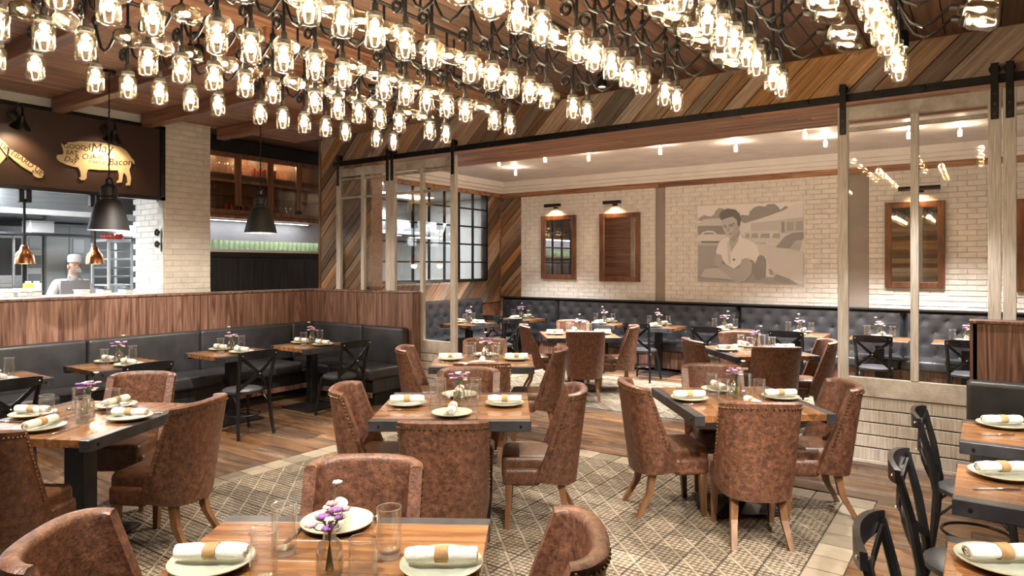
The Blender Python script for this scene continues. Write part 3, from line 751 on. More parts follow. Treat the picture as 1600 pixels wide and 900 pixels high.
# ------------------------------------------------------------------ glass cabinet in the recess
XC = -9.12
cab = thing('glass_cabinet', 'wooden wall cabinet with seeded glass doors above the glass shelf', 'cabinet', (0, 0, 0))
CY0, CY1, CZ0, CZ1 = PY1 - .0, 7.55, 2.47, 3.40
MB().box(-9.44, XC - .03, CY0, CY1, CZ0, CZ0 + .03).box(-9.44, XC - .03, CY0, CY1, CZ1 - .03, CZ1).box(-9.44, -9.42, CY0, CY1, CZ0, CZ1).obj('body', 'cabinet_wood', cab, smooth=False)
MB().rbox(XC - .32, XC + .03, CY0, CY1, CZ0 - .05, CZ0, .006, 1).obj('bottom_ledge', 'cabinet_wood', cab, smooth=False)
MB().box(-9.44, XC - .06, CY0, CY1, CZ1 + .0, 3.60).obj('top_fascia', 'black_matte', cab, smooth=False)
for z in (2.78, 3.08): MB().box(-9.42, XC - .04, CY0, CY1, z - .01, z + .01).obj('shelf', 'cabinet_wood', cab, smooth=False)
edges = [326, 372.5, 423, 467.5, 512]
ys = [PX(e, 280, XC).y for e in edges]; ys[0] = CY0
ys.append(CY1)
glasses_in = []
for k in range(5):
    a, b_ = ys[k] + .004, ys[k + 1] - .004; s = .05
    if b_ - a < .15: continue
    m = MB().box(-.025, 0, a, a + s, CZ0 + .02, CZ1 - .02).box(-.025, 0, b_ - s, b_, CZ0 + .02, CZ1 - .02)
    m.box(-.025, 0, a + s, b_ - s, CZ0 + .02, CZ0 + .08).box(-.025, 0, a + s, b_ - s, CZ1 - .08, CZ1 - .02).box(-.024, -.001, a + s, b_ - s, 2.955, 2.995)
    d = m.obj('cabinet_door', 'cabinet_wood', cab, loc=(XC, 0, 0), smooth=False)
    MB().box(-.015, -.010, a + s, b_ - s, CZ0 + .08, 2.955).obj('pane', 'seeded_glass', d, smooth=False)
    MB().box(-.015, -.010, a + s, b_ - s, 2.995, CZ1 - .08).obj('pane', 'seeded_glass', d, smooth=False)
    MB().rbox(0, .03, (b_ - .04 if k % 2 == 0 else a + .01), (b_ - .01 if k % 2 == 0 else a + .04), 2.55, 2.61, .004, 1).obj('latch', 'black_metal', d, smooth=False)
stem_gl = MB().lathe([(.03, 0), (.03, .004), (.005, .01), (.005, .06), (.03, .08), (.036, .12), (.03, .16), (.028, .16), (.033, .12), (.0, .085)], 12)
me_gob = stem_gl.mesh('goblet', 'tumbler_glass'); me_red = MB().lathe([(.03, 0), (.036, .13), (.033, .13), (.028, .01), (0, .01)], 12).mesh('red_tumbler', 'red_glass')
for z, red in ((2.50, (6, 7, 8, 9)), (2.79, ()), (3.09, (11, 12, 13, 14, 15))):
    for k in range(19):
        y = CY0 + .09 + k * .092
        if z == 2.79 and k % 2: continue
        if k in red: obj('red_tumbler', me_red, loc=(XC - .12, y, z + .0015), label='red tumbler behind a cabinet door', cat='glass', group='red tumblers in the cabinet')
        else: obj('goblet', me_gob, loc=(XC - .12, y, z + .0015), label='clear stem glass standing inside the wooden cabinet', cat='glass', group='stem glasses in the cabinet')
# shelf with rows of glasses, dark steel front below
sh = thing('glass_shelf', 'pale shelf holding rows of glasses above the dark steel front', 'shelf', (0, 0, 0))
MB().rbox(-9.44, -8.92, PY1 + .0, 7.6, 1.915, 1.955, .005, 1).obj('shelf_board', 'moulding_white', sh, smooth=False)
MB().rbox(-9.44, -8.94, PY1, 7.6, 1.84, 1.913, .005, 1).obj('shelf_lip', 'black_matte', sh, smooth=False)
MB().box(-9.40, -8.98, PY1, 7.6, 0, 1.84).obj('steel_front', 'steel_dark', sh, smooth=False)
for k in range(4): MB().box(-8.98, -8.972, PY1 + .06 + k * .6, PY1 + .60 + k * .6, 1.36, 1.80).obj('steel_panel', 'steel_dark', sh, smooth=False)
tg = MB().lathe([(.026, 0), (.033, .13), (.030, .13), (.023, .012), (0, .012)], 12)
me_gr = tg.mesh('tumbler', 'green_glass'); me_cl = tg.mesh('tumbler', 'tumbler_glass')
for k in range(27): obj('tumbler', me_gr, loc=(-8.97, PY1 + .06 + k * .084, 1.956), label='green-tinted tumbler in the front row on the pale shelf', cat='glass', group='green tumblers on the shelf')
for k in range(14): obj('tumbler', me_cl, loc=(-9.10, PY1 + .06 + k * .084, 1.956), label='clear tumbler in the short back row on the pale shelf', cat='glass', group='clear tumblers on the shelf')
# black iron scroll on the pier
br = thing('iron_scroll', 'small black iron scroll on the inner side of the brick pier', 'ornament', (XK - .12, PY0 - .03, 2.06))
MB().box(-.012, .012, -.0, .012, -.16, .13).obj('back_bar', 'black_metal', br, loc=(.10, 0, 0), smooth=False)
for z, r in ((.08, .05), (-.07, .045)):
    MB().tube([(-.0 + (r * (1 - i / 22)) * math.cos(i * .45), 0, z + (r * (1 - i / 22)) * math.sin(i * .45)) for i in range(20)], .014, 6).obj('curl', 'black_metal', br)

# ------------------------------------------------------------------ mirrors, mural, picture lamps on the brick wall
def mirror_(px0, px1, py0, py1, label):
    a, b_ = PY(px0, py0, YB - .03), PY(px1, py0, YB - .03); cxm = (px0 + px1) / 2
    zt, zb = PY(cxm, py0, YB - .03).z, PY(cxm, py1, YB - .03).z
    w, h = b_.x - a.x, zt - zb
    t = thing('wall_mirror', label, 'mirror', ((a.x + b_.x) / 2, YB - .031, zb), 0, 'wood framed mirrors')
    fw = .085
    for sx in (-1, 1): MB().rbox(-fw / 2, fw / 2, -.05, 0, 0, h, .01, 2).obj('frame_stile', 'mirror_frame', t, loc=(sx * (w / 2 - fw / 2), 0, 0), smooth=False)
    for z in (fw / 2, h - fw / 2): MB().rbox(-w / 2 + fw, w / 2 - fw, -.05, 0, -fw / 2, fw / 2, .01, 2).obj('frame_rail', 'mirror_frame', t, loc=(0, 0, z), smooth=False)
    MB().box(-w / 2 + fw * .9, w / 2 - fw * .9, -.02, -.008, fw * .9, h - fw * .9).obj('mirror_glass', 'mirror', t, smooth=False)
    return t
mirror_(847, 901, 337, 436, 'wood framed mirror nearest the diagonal boards in the far corner')
mirror_(938, 1001, 333, 440, 'wood framed mirror just left of the portrait mural')
mirror_(1383, 1477, 315, 450, 'wood framed mirror seen through the glazed sliding door')
mirror_(1588, 1690, 309, 456, 'wood framed mirror cut off by the right edge of the picture')
def pic_lamp(px, py, label, L_=.34):
    p = PY(px, py, YB - .16)
    t = thing('picture_lamp', label, 'wall lamp', (p.x, YB - .032, p.z), 0, 'picture lamps')
    MB().tube([(-L_ / 2, -.13, 0), (L_ / 2, -.13, 0)], .032, 12).obj('head', 'black_metal', t)
    MB().tube([(0, 0, -.02), (0, -.06, .03), (0, -.13, .01)], .009, 6).obj('arm', 'black_metal', t)
    MB().rbox(-.05, .05, -.015, 0, -.05, .03, .004, 1).obj('wall_plate', 'black_metal', t, smooth=False)
    lamp('picture_light', 'SPOT', (0, -.15, -.03), 14, (1, .62, .32), .04, target=(0, .02, -.5), spot=120, blend=.6, parent=t)
pic_lamp(863, 321, 'black picture lamp over the mirror nearest the diagonal boards')
pic_lamp(956, 316, 'black picture lamp over the mirror left of the mural')
pic_lamp(1436, 294, 'black picture lamp over the mirror behind the glazed door', .5)
pic_lamp(1640, 286, 'black picture lamp at the right edge of the picture', .5)
mu = thing('portrait_mural', 'large black and white photograph of a man in a white shirt with folded arms', 'mural', (0, 0, 0))
lay = [0]
def mz(name, g, pts, label=None, par=None):
    lay[0] += 1
    y = YB - .036 - lay[0] * .0006
    q = [PY(1080 + a / 6, 305 + b_ / 6, y) for a, b_ in pts]
    n = len(q); v = [(p.x, y, p.z) for p in q] + [(p.x, YB - .0335, p.z) for p in q]
    f = [tuple(range(n)), tuple(range(n, 2 * n))] + [(i, (i + 1) % n, n + (i + 1) % n, n + i) for i in range(n)]
    return MB().add(v, f).obj(name, 'print_%d' % g, par or mu, smooth=False, label=label)
mz('print_sheet', 9, [(60, 100), (1055, 60), (1055, 850), (60, 815)])
mz('print_sky', 10, [(62, 102), (1050, 64), (1050, 240), (62, 260)])
mz('print_lawn', 5, [(62, 455), (700, 440), (700, 825), (62, 812)])
mz('print_road', 7, [(62, 380), (560, 380), (560, 470), (62, 470)])
mz('print_tree', 5, [(62, 240), (70, 215), (105, 195), (120, 185), (150, 195), (185, 200), (215, 180), (225, 150), (260, 120), (300, 125), (330, 170), (300, 240), (200, 250)])
mz('print_tree', 4, [(440, 230), (470, 185), (540, 190), (550, 150), (590, 115), (640, 100), (690, 110), (720, 85), (780, 82), (820, 115), (835, 140), (880, 100), (915, 115), (800, 180), (600, 240), (500, 262)])
mz('print_house', 8, [(62, 275), (120, 225), (270, 215), (330, 270), (330, 290), (62, 290)])
mz('print_house_shade', 4, [(62, 288), (330, 285), (330, 368), (62, 372)])
mz('print_car', 9, [(85, 375), (110, 345), (150, 332), (210, 335), (240, 365), (330, 380), (330, 430), (62, 435), (62, 385)])
mz('print_window', 4, [(112, 368), (130, 350), (200, 350), (222, 365)])
mz('print_shadow', 3, [(95, 430), (330, 430), (330, 448), (95, 448)])
mz('print_roof', 9, [(480, 270), (560, 245), (720, 195), (900, 130), (960, 90), (1050, 75), (1050, 205), (850, 230), (600, 262)])
mz('print_porch', 7, [(560, 262), (850, 232), (1050, 208), (1050, 360), (800, 360), (560, 345)])
mz('print_window', 4, [(845, 250), (875, 248), (875, 350), (845, 350)])
mz('print_window', 5, [(895, 250), (960, 246), (960, 330), (895, 335)]); mz('print_window', 5, [(980, 244), (1048, 240), (1048, 330), (980, 332)])
mz('print_wagon', 8, [(470, 400), (500, 350), (560, 332), (800, 330), (850, 360), (860, 420), (800, 450), (480, 440)])
for a, b_ in ((505, 545), (560, 625), (645, 735), (760, 830)): mz('print_window', 5, [(a, 400), (a + 12, 360), (b_, 358), (b_, 402)])
mz('print_car_body', 8, [(560, 440), (800, 470), (860, 490), (1050, 540), (1050, 845), (900, 800), (800, 760), (700, 600), (590, 580)])
mz('print_windscreen', 4, [(790, 490), (880, 385), (950, 355), (1050, 345), (1050, 410), (980, 420), (910, 500)])
mz('print_windscreen', 6, [(915, 500), (970, 430), (1040, 415), (1010, 520)])
mz('print_shadow', 5, [(560, 800), (600, 770), (720, 770), (860, 770), (1000, 835), (700, 830)])
mz('print_shadow', 4, [(800, 740), (920, 785), (1000, 833), (850, 825), (770, 790)])
mz('print_wheel', 4, [(590, 660), (610, 590), (650, 562), (685, 575), (700, 650), (690, 740), (640, 800), (600, 790), (585, 730)])
mz('print_hub', 9, [(705, 680), (735, 670), (790, 720), (775, 765), (735, 765), (712, 735)]); mz('print_hub', 5, [(722, 695), (745, 690), (778, 725), (765, 750), (740, 748)])
mz('print_shirt', 10, [(235, 520), (260, 440), (310, 405), (345, 385), (400, 425), (455, 350), (480, 400), (560, 425), (620, 470), (640, 540), (600, 640), (580, 610), (500, 590), (470, 640), (400, 690), (330, 650), (290, 600), (270, 570), (235, 560)])
mz('print_collar', 6, [(355, 420), (400, 430), (450, 365), (440, 430), (395, 500), (375, 540)])
mz('print_placket', 8, [(335, 430), (360, 440), (372, 640), (350, 650)])
mz('print_arm', 6, [(235, 545), (280, 560), (300, 620), (270, 660), (240, 670), (215, 620)])
mz('print_arm', 6, [(475, 600), (540, 590), (575, 640), (565, 740), (510, 800), (440, 825), (390, 800), (250, 690), (250, 650), (300, 640), (400, 690), (450, 680)])
mz('print_arm', 7, [(130, 690), (240, 680), (330, 740), (380, 790), (280, 780), (140, 775), (90, 760)])
mz('print_neck', 5, [(345, 370), (450, 330), (455, 370), (400, 440), (365, 425)])
mz('print_face', 7, [(278, 240), (300, 205), (380, 195), (430, 230), (447, 290), (440, 340), (400, 385), (365, 405), (335, 380), (305, 330), (290, 290)])
mz('print_cheek', 6, [(400, 250), (447, 270), (443, 335), (400, 385), (372, 402), (395, 340)])
mz('print_hair', 2, [(262, 190), (285, 150), (340, 125), (410, 135), (450, 175), (458, 230), (450, 290), (435, 280), (428, 235), (390, 200), (330, 215), (285, 235), (270, 215)])
mz('print_brow', 3, [(300, 285), (330, 280), (330, 290), (302, 296)]); mz('print_brow', 3, [(350, 278), (405, 258), (408, 268), (352, 290)])
mz('print_eye', 3, [(310, 298), (332, 294), (332, 305), (314, 308)]); mz('print_eye', 3, [(360, 292), (395, 278), (395, 290), (364, 300)])
mz('print_nose', 5, [(342, 300), (352, 300), (356, 340), (340, 340)]); mz('print_mouth', 4, [(352, 360), (385, 350), (383, 360), (358, 370)])
mz('print_badge', 2, [(388, 600), (400, 594), (414, 602), (405, 614), (390, 610)])

# ------------------------------------------------------------------ far room ceiling spotlights
can = [('base', MB().lathe([(.03, 0), (.03, -.012), (.012, -.018)], 14).mesh('base', 'moulding_white'), None),
       ('stem', MB().tube([(0, 0, -.012), (0, 0, -.06)], .006, 6).mesh('stem', 'moulding_white'), None),
       ('head', MB().lathe([(.018, -.05), (.026, -.06), (.026, -.125), (.022, -.125), (.022, -.105)], 16).mesh('head', 'moulding_white'), None),
       ('lens', MB().lathe([(.0215, -.115), (.0215, -.11)], 14).mesh('lens', 'spot_glow'), 2)]
spots = [(780, 246), (806, 262), (852, 240), (920, 238), (1032, 227), (1150, 222), (1258, 200), (1290, 214), (1420, 200), (1500, 196)]
seen = ['far left corner', 'far left, by the crown', 'first one right of the steel window', 'over the left mirror', 'over the mural, left', 'over the mural, middle', 'over the mural, right', 'beside the right sliding door', 'seen through the right sliding door', 'seen through the right door, last']
for (px, py), s_ in zip(spots, seen):
    p = P(px, py, 3.36)
    if p.y > YB - .3: p.y = YB - .35
    if p.y < 7.75: p.y = 7.8
    g = place(can, 'ceiling_spotlight', 'small white spotlight on the far room ceiling, ' + s_, 'spotlight', (p.x, p.y, 3.359), 0, 'far room spotlights')
    lamp('spot_light', 'SPOT', (0, 0, -.13), 440, (1, .95, .90), .03, rot=(0, 0, 0), spot=95, blend=.6, parent=g)
    lamp('spot_spill', 'POINT', (.0, -.05, -.05), 6.0, (1, .76, .52), .02, parent=g)
ul = thing('recess_fill_light', 'added strip light brightening the recess under the wooden glass cabinet', 'light', (-9.3, 6.3, 2.40))  # added lamp, brightens the grey recess wall
MB().rbox(-.03, .03, -1.0, 1.0, 0, .02, .004, 1).obj('housing', 'moulding_white', ul, smooth=False)
MB().box(-.02, .02, -.98, .98, -.006, 0).obj('diffuser', 'panel_glow', ul, smooth=False)
lamp('recess_fill', 'AREA', (0, 0, -.01), 5, (.95, .97, 1.0), .05, rot=(0, 0, 0), parent=ul, sy=1.9)
for y in (5.45, 6.15, 6.85):  # added lamps, light up the glasses behind the seeded panes
    t = thing('cabinet_fill_light', 'added small fill light inside the wooden glass cabinet ' + {5.45: 'beside the brick pier', 6.15: 'in the middle', 6.85: 'behind the plank wall'}[y], 'light', (-9.22, y, 3.36), 0, 'cabinet fill lights')
    MB().lathe([(.025, .008), (.025, 0), (0, 0)], 12).obj('lens', 'spot_glow', t)
    lamp('cabinet_fill', 'POINT', (0, 0, -.03), 2.5, (1, .80, .55), .02, parent=t)
# ------------------------------------------------------------------ kitchen seen through the pass and the steel window
ps = thing('pass_counter', 'steel kitchen pass counter behind the low wall', 'counter', (0, 0, 0))
MB().rbox(-9.15, -8.58, -1, 4.46, 1.335, 1.37, .005, 1).obj('counter_top', 'steel_pale', ps, smooth=False)
MB().box(-9.10, -8.77, -1, 4.44, 0, 1.33).obj('cabinet_body', 'steel', ps, smooth=False)
hd = thing('extractor_hood', 'long stainless steel extractor hood above the cooking line', 'hood', (0, 0, 0))
MB().add([(-9.75, -1, 2.42), (-9.75, 10.6, 2.42), (-9.95, 10.6, 3.1), (-9.95, -1, 3.1), (-12.9, -1, 2.42), (-12.9, 10.6, 2.42), (-12.9, 10.6, 3.1), (-12.9, -1, 3.1)],
         [(0, 1, 2, 3), (0, 3, 7, 4), (1, 5, 6, 2), (4, 5, 1, 0), (2, 6, 7, 3)]).obj('canopy', 'steel', hd, smooth=False)
MB().rbox(-9.78, -9.72, -1, 10.6, 2.36, 2.43, .005, 1).obj('lip', 'steel_pale', hd, smooth=False)
for k in range(7): MB().box(-9.80, -9.785, -.6 + k * 1.6, -.55 + k * 1.6, 2.45, 3.05).obj('seam', 'steel_pale', hd, smooth=False)
ws = thing('steel_wall_shelf', 'steel shelf with stacked boxes running along the kitchen', 'shelf', (0, 0, 0))
MB().rbox(-11.3, -10.9, -.8, 10.2, 2.15, 2.18, .004, 1).obj('shelf_board', 'steel_dark', ws, smooth=False)
for k in range(6): MB().tube([(-11.1, -.5 + k * 2.1, 1.251), (-11.1, -.5 + k * 2.1, 2.16)], .018, 8).obj('post', 'steel', ws)
cl = thing('cook_line', 'steel cooking line with dark tops in mid kitchen', 'counter', (0, 0, 0))
MB().box(-11.4, -10.7, -.8, 10.2, 0, 1.20).obj('cabinet_body', 'steel_pale', cl, smooth=False)
MB().rbox(-11.45, -10.66, -.8, 10.2, 1.20, 1.25, .005, 1).obj('dark_top', 'screen_dark', cl, smooth=False)
rg2 = random.Random(12)
def box_thing(name, label, cat, px0, px1, py0, py1, X, depth, mat, parts=(), group=None):
    a, b_ = PX(px0, py1, X), PX(px1, py0, X)
    zb, zt = PX((px0 + px1) / 2, py1, X).z, PX((px0 + px1) / 2, py0, X).z
    zb = 0
    t = thing(name, label, cat, (X, (a.y + b_.y) / 2, zb), 0, group); w, h = b_.y - a.y, zt - zb
    MB().rbox(-depth, 0, -w / 2, w / 2, 0, h, .008, 1).obj('body', mat, t, smooth=False)
    for (n, m, u0, u1, v0, v1) in parts:
        k0 = 0 if n in ('door', 'bay') else .021
        MB().rbox(k0, k0 + .02, -w / 2 + u0 * w, -w / 2 + u1 * w, v0 * h, v1 * h, .004, 1).obj(n, m, t, smooth=False)
    return t
ov = [('door', 'steel_dark', .06, .94, .08, .30), ('door', 'steel_dark', .06, .94, .36, .58), ('handle', 'steel', .08, .92, .60, .63), ('door', 'screen_dark', .06, .94, .68, .92), ('handle', 'steel', .08, .92, .31, .34)]
box_thing('stacked_oven', 'stacked steel ovens at the left edge of the kitchen', 'oven', -20, 36, 352, 470, -11.9, .8, 'steel', ov)
box_thing('wire_shelving', 'white shelving unit beside the ovens', 'shelving', 42, 66, 352, 470, -12.0, .5, 'crate_white', [('bay', 'tray_grey', .1, .9, .72, .80), ('bay', 'tray_grey', .1, .9, .84, .92), ('bay', 'tray_grey', .1, .9, .60, .68), ('bay', 'tray_grey', .1, .9, .45, .55)])
box_thing('tall_fridge', 'tall pale refrigerator behind the cook', 'fridge', 70, 142, 350, 470, -12.3, .6, 'steel_pale', [('door', 'kitchen_white', .02, .49, .02, .98), ('door', 'kitchen_white', .51, .98, .02, .98), ('handle', 'steel', .44, .47, .5, .75), ('notice', 'steel_pale', .58, .82, .80, .90)])
bx = [(-.2, .3), (.5, .35), (1.4, .3), (2.1, .4), (3.2, .35), (4.0, .3), (5.2, .4), (6.1, .3), (7.0, .35), (8.0, .3), (8.7, .4), (9.4, .3)]
for i, (y, w) in enumerate(bx):
    h = .12 + .1 * rg2.random()
    t = thing('storage_box', 'pale storage box on the long steel kitchen shelf', 'box', (-11.1, y, 2.181), 0, 'boxes on the kitchen shelf')
    MB().rbox(-.15, .15, -w / 2, w / 2, 0, h, .01, 1).obj('body', ('crate_white', 'tray_grey', 'steel_pale')[i % 3], t, smooth=False)
    MB().rbox(-.155, .155, -w / 2 - .005, w / 2 + .005, h, h + .02, .004, 1).obj('lid', 'kitchen_white', t, smooth=False)
# tray rack
a, b_ = PX(170, 440, -10.13), PX(206, 440, -10.13)
rk = thing('tray_rack', 'steel tray rack with bread trays beside the brick pier', 'rack', (-10.13, (a.y + b_.y) / 2, 0))
w = abs(b_.y - a.y)
for sx in (-.5, 0):
    for sy in (-1, 1): MB().box(sx - .015, sx + .015, sy * w / 2 - .015, sy * w / 2 + .015, 0, 2.05).obj('upright', 'steel_pale', rk, smooth=False)
for k in range(14): MB().rbox(-.49, -.01, -w / 2 + .02, w / 2 - .02, .3 + k * .125, .325 + k * .125, .004, 1).obj('tray', 'tray_grey' if k % 3 else 'steel_pale', rk, smooth=False)
tt = thing('tomato_tray', 'shallow tray of red tomatoes on top of the tray rack', 'tray', (-10.38, (a.y + b_.y) / 2, 2.06))
MB().rbox(-.2, .2, -.17, .17, 0, .04, .006, 1).obj('tray', 'steel_pale', tt, smooth=False)
for k in range(8): obj('tomato', MB().ball((0, 0, 0), .042, 8, 6).mesh('tomato', 'tomato') if k == 0 else bpy.data.meshes['tomato'], loc=(-10.51 + .09 * (k % 4), (a.y + b_.y) / 2 - .06 + .12 * (k // 4), 2.142), label='red tomato in the tray on the rack', cat='tomato', group='tomatoes in the tray')
for i, (px, col, n, lb) in enumerate(((44, 'yellow_box', 'carton', 'yellow carton standing on the cook line'), (57, 'crate_white', 'container', 'white container on the cook line beside the carton'), (180, 'tray_grey', 'stock_pot', 'grey pot on the cook line right of the cook'), (131, 'steel', 'stock_pot', 'steel pot on the cook line behind the cook'))):
    p = PX(px, 430, -10.95)
    t = thing(n, lb, n.replace('_', ' '), (-10.95, p.y, 1.251))
    if n == 'stock_pot':
        MB().lathe([(.13, 0), (.14, .01), (.14, .17), (.13, .17), (.13, .02), (0, .02)], 18).obj('body', col, t)
        for s in (-1, 1): MB().tube([(-.04, s * .14, .13), (-.04, s * .175, .13), (.04, s * .175, .13), (.04, s * .14, .13)], .008, 6).obj('handle', 'steel', t)
    else:
        MB().rbox(-.05, .05, -.05, .05, 0, .22, .006, 1).obj('body', col, t, smooth=False)
        MB().rbox(-.03, .03, -.03, .03, .22, .25, .006, 1).obj('lid', 'crate_white', t, smooth=False)
for i, px in enumerate((8, 30, 52, 128, 162, 196)):
    p = PX(px, 450, -8.86); t = thing('steel_pan', 'steel food pan on the kitchen pass, number %s from the left edge' % ('first', 'second', 'third', 'fourth', 'fifth', 'sixth')[i], 'pan', (-8.86, p.y, 1.371), 0, 'food pans on the pass')
    MB().rbox(-.10, .10, -.050, .050, 0, .09 if i < 3 else .06, .012, 2).obj('body', 'steel_pale' if i % 2 else 'crate_white', t, smooth=False)
    MB().rbox(-.115, .115, -.056, .056, .05, .06, .003, 1).obj('rim', 'steel', t, smooth=False)
# heat lamps over the pass
for px, lb in ((38, 'copper heat lamp over the pass under the cream arm'), (148, 'copper heat lamp over the pass behind the black pendant')):
    p = PX(px, 412, -8.7)
    t = thing('heat_lamp', lb, 'heat lamp', (-8.7, p.y, 1.74), 0, 'copper heat lamps')
    MB().lathe([(.02, .21), (.035, .20), (.045, .15), (.075, .12), (.095, .06), (.105, 0), (.100, 0), (.085, .06), (.05, .11), (.02, .12)], 22).obj('shade', 'copper', t)
    MB().tube([(0, 0, .20), (0, 0, .72)], .014, 8).obj('cord', 'black_matte', t)
    MB().rbox(-.04, .04, -.06, -.01, .68, .825, .006, 1).obj('mount', 'black_matte', t, smooth=False)
    MB().rbox(-.04, .04, .01, .06, .68, .825, .006, 1).obj('mount', 'black_matte', t, smooth=False)
    MB().ball((0, 0, .04), .04, 8, 6).obj('lamp_bulb', 'heat_glow', t)
    lamp('heat_light', 'POINT', (0, 0, -.02), 4, (1, .82, .6), .05, parent=t)
# kitchen ceiling light panels
for y in (.6, 2.5, 9.4):
    t = thing('ceiling_panel', 'bright ceiling light panel in the kitchen ' + ('over the left half' if y < 1 else 'near the brick pier' if y < 5 else 'behind the steel window'), 'ceiling light', (-9.25, y, 3.06), 0, 'kitchen light panels')
    MB().rbox(-.26, .26, -.76, .76, .02, .04, .004, 1).obj('frame', 'kitchen_white', t, smooth=False)
    MB().box(-.24, .24, -.74, .74, .008, .02).obj('diffuser', 'panel_glow', t, smooth=False)
    lamp('panel_light', 'AREA', (0, 0, .0), 26, (.90, .96, 1.0), .5, rot=(0, 0, 0), parent=t, sy=1.4)
for y in (1.0, 3.0, 5.5, 8.5):
    t = thing('hood_light', 'small light under the kitchen hood ' + {1.0: 'at the left', 3.0: 'above the cook', 5.5: 'behind the pier', 8.5: 'behind the steel window'}[y], 'light', (-10.6, y, 2.399), 0, 'hood lights')
    MB().lathe([(.1, .02), (.1, 0), (.0, 0)], 14).obj('lens', 'panel_glow', t)
    lamp('hood_lamp', 'AREA', (0, 0, -.03), 48, (.92, .97, 1.0), .6, rot=(0, 0, 0), parent=t, sy=1.2)
# the cook
def skin_mesh(verts, edges, radii, root, sub=2):
    me = bpy.data.meshes.new('cook_base'); me.from_pydata(verts, edges, [])
    o = bpy.data.objects.new('cook_base', me); COL.objects.link(o)
    md = o.modifiers.new('skin', 'SKIN'); s2 = o.modifiers.new('sub', 'SUBSURF'); s2.levels = sub; s2.render_levels = sub
    lay_ = me.skin_vertices[0] if len(me.skin_vertices) else None
    if lay_ is None:
        bpy.context.view_layer.objects.active = o; bpy.context.view_layer.update(); lay_ = me.skin_vertices[0]
    for i, r_ in enumerate(radii):
        lay_.data[i].radius = r_ if isinstance(r_, tuple) else (r_, r_); lay_.data[i].use_root = (i == root)
    bpy.context.view_layer.update()
    m2 = bpy.data.meshes.new_from_object(o.evaluated_get(bpy.context.evaluated_depsgraph_get()))
    bpy.data.objects.remove(o); m2.polygons.foreach_set('use_smooth', [True] * len(m2.polygons))
    return m2
pc = PX(110, 420, -10.2)
ck = thing('person', 'cook in white jacket, grey apron and white cap bent over the kitchen counter', 'person', (-10.2, pc.y, 0))
V = [(0, 0, .98), (0, 0, 1.18), (.03, 0, 1.40), (.06, 0, 1.52), (.08, .0, 1.60), (.11, .01, 1.69), (.10, .01, 1.80),
     (.04, -.19, 1.47), (.10, -.30, 1.24), (.30, -.24, 1.12), (.36, -.20, 1.10), (.42, -.17, 1.09),
     (.04, .19, 1.47), (.10, .27, 1.24), (.30, .20, 1.12), (.36, .17, 1.10), (.42, .14, 1.09),
     (0, -.10, .90), (.02, -.11, .50), (0, -.11, .10), (.09, -.11, .05), (0, .10, .90), (.02, .11, .50), (0, .11, .10), (.09, .11, .05)]
E_ = [(0, 1), (1, 2), (2, 3), (3, 4), (4, 5), (5, 6), (2, 7), (7, 8), (8, 9), (9, 10), (10, 11), (2, 12), (12, 13), (13, 14), (14, 15), (15, 16), (0, 17), (17, 18), (18, 19), (19, 20), (0, 21), (21, 22), (22, 23), (23, 24)]
Rr = [(.13, .17), (.13, .17), (.13, .19), (.075, .085), (.055, .055), (.076, .066), (.064, .058), .075, .060, .045, .035, .03, .07, .056, .045, .035, .03, .09, .065, .05, .045, .09, .065, .05, .045]
bm_ = skin_mesh(V, E_, Rr, 0)
for n in ('jacket', 'skin', 'apron_grey'): bm_.materials.append(MATS[n])
for p_ in bm_.polygons:
    c = p_.center
    p_.material_index = 1 if (c.z > 1.585 or (c.x > .335 and 1.0 < c.z < 1.2)) else (2 if c.z < .92 else 0)
obj('body', bm_, ck, label='white double-breasted jacket')
MB().lathe([(.084, 1.765), (.088, 1.78), (.088, 1.81), (.090, 1.84), (.07, 1.868), (.0, 1.88)], 18, Matrix.Translation((.10, .01, 0)) @ Matrix.Diagonal((1, .9, 1, 1))).obj('cap', 'jacket', ck)
MB().add([(.165 + .02 * math.cos(u * 3), u * .3, z) for z in (.7, 1.0, 1.30, 1.52) for u in [(-1 + i / 3) * (.60 if z > 1.2 else 1) for i in range(7)]] , [(j * 7 + i, j * 7 + i + 1, j * 7 + i + 8, j * 7 + i + 7) for j in range(3) for i in range(6)]).obj('apron', 'apron_grey', ck)
for s in (-1, 1): MB().bar((.16, s * .10, 1.51), (.09, s * .05, 1.59), .025, .01).obj('apron_strap', 'apron_grey', ck)
MB().ball((.195, .01, 1.70), (.012, .012, .018), 6, 5).obj('nose', 'skin', ck)
for s in (-1, 1):
    MB().ball((.182, .01 + s * .032, 1.725), (.010, .012, .008), 6, 5).obj('eye', 'ink', ck)
    MB().ball((.105, .01 + s * .080, 1.705), (.022, .010, .030), 6, 5).obj('ear', 'skin', ck)
    for k in range(4): MB().tube([(.42, s * .155 + (k - 1.5) * .018, 1.09), (.465 - .006 * abs(k - 1.4), s * .15 + (k - 1.5) * .019, 1.085), (.49 - .01 * abs(k - 1.4), s * .15 + (k - 1.5) * .019, 1.06)], [.011, .009, .007], 6).obj('finger', 'skin', ck)
    MB().tube([(.38, s * .155 - s * .03, 1.09), (.42, s * .155 - s * .055, 1.08), (.45, s * .155 - s * .055, 1.065)], [.012, .01, .008], 6).obj('thumb', 'skin', ck)
MB().add([(.196, -.05 + .02, 1.665), (.196, .07 - .02, 1.665), (.175, .07, 1.63), (.175, -.05, 1.63), (.20, -.02, 1.69), (.20, .04, 1.69)], [(0, 1, 2, 3), (4, 5, 1, 0)]).obj('face_mask', 'jacket', ck)
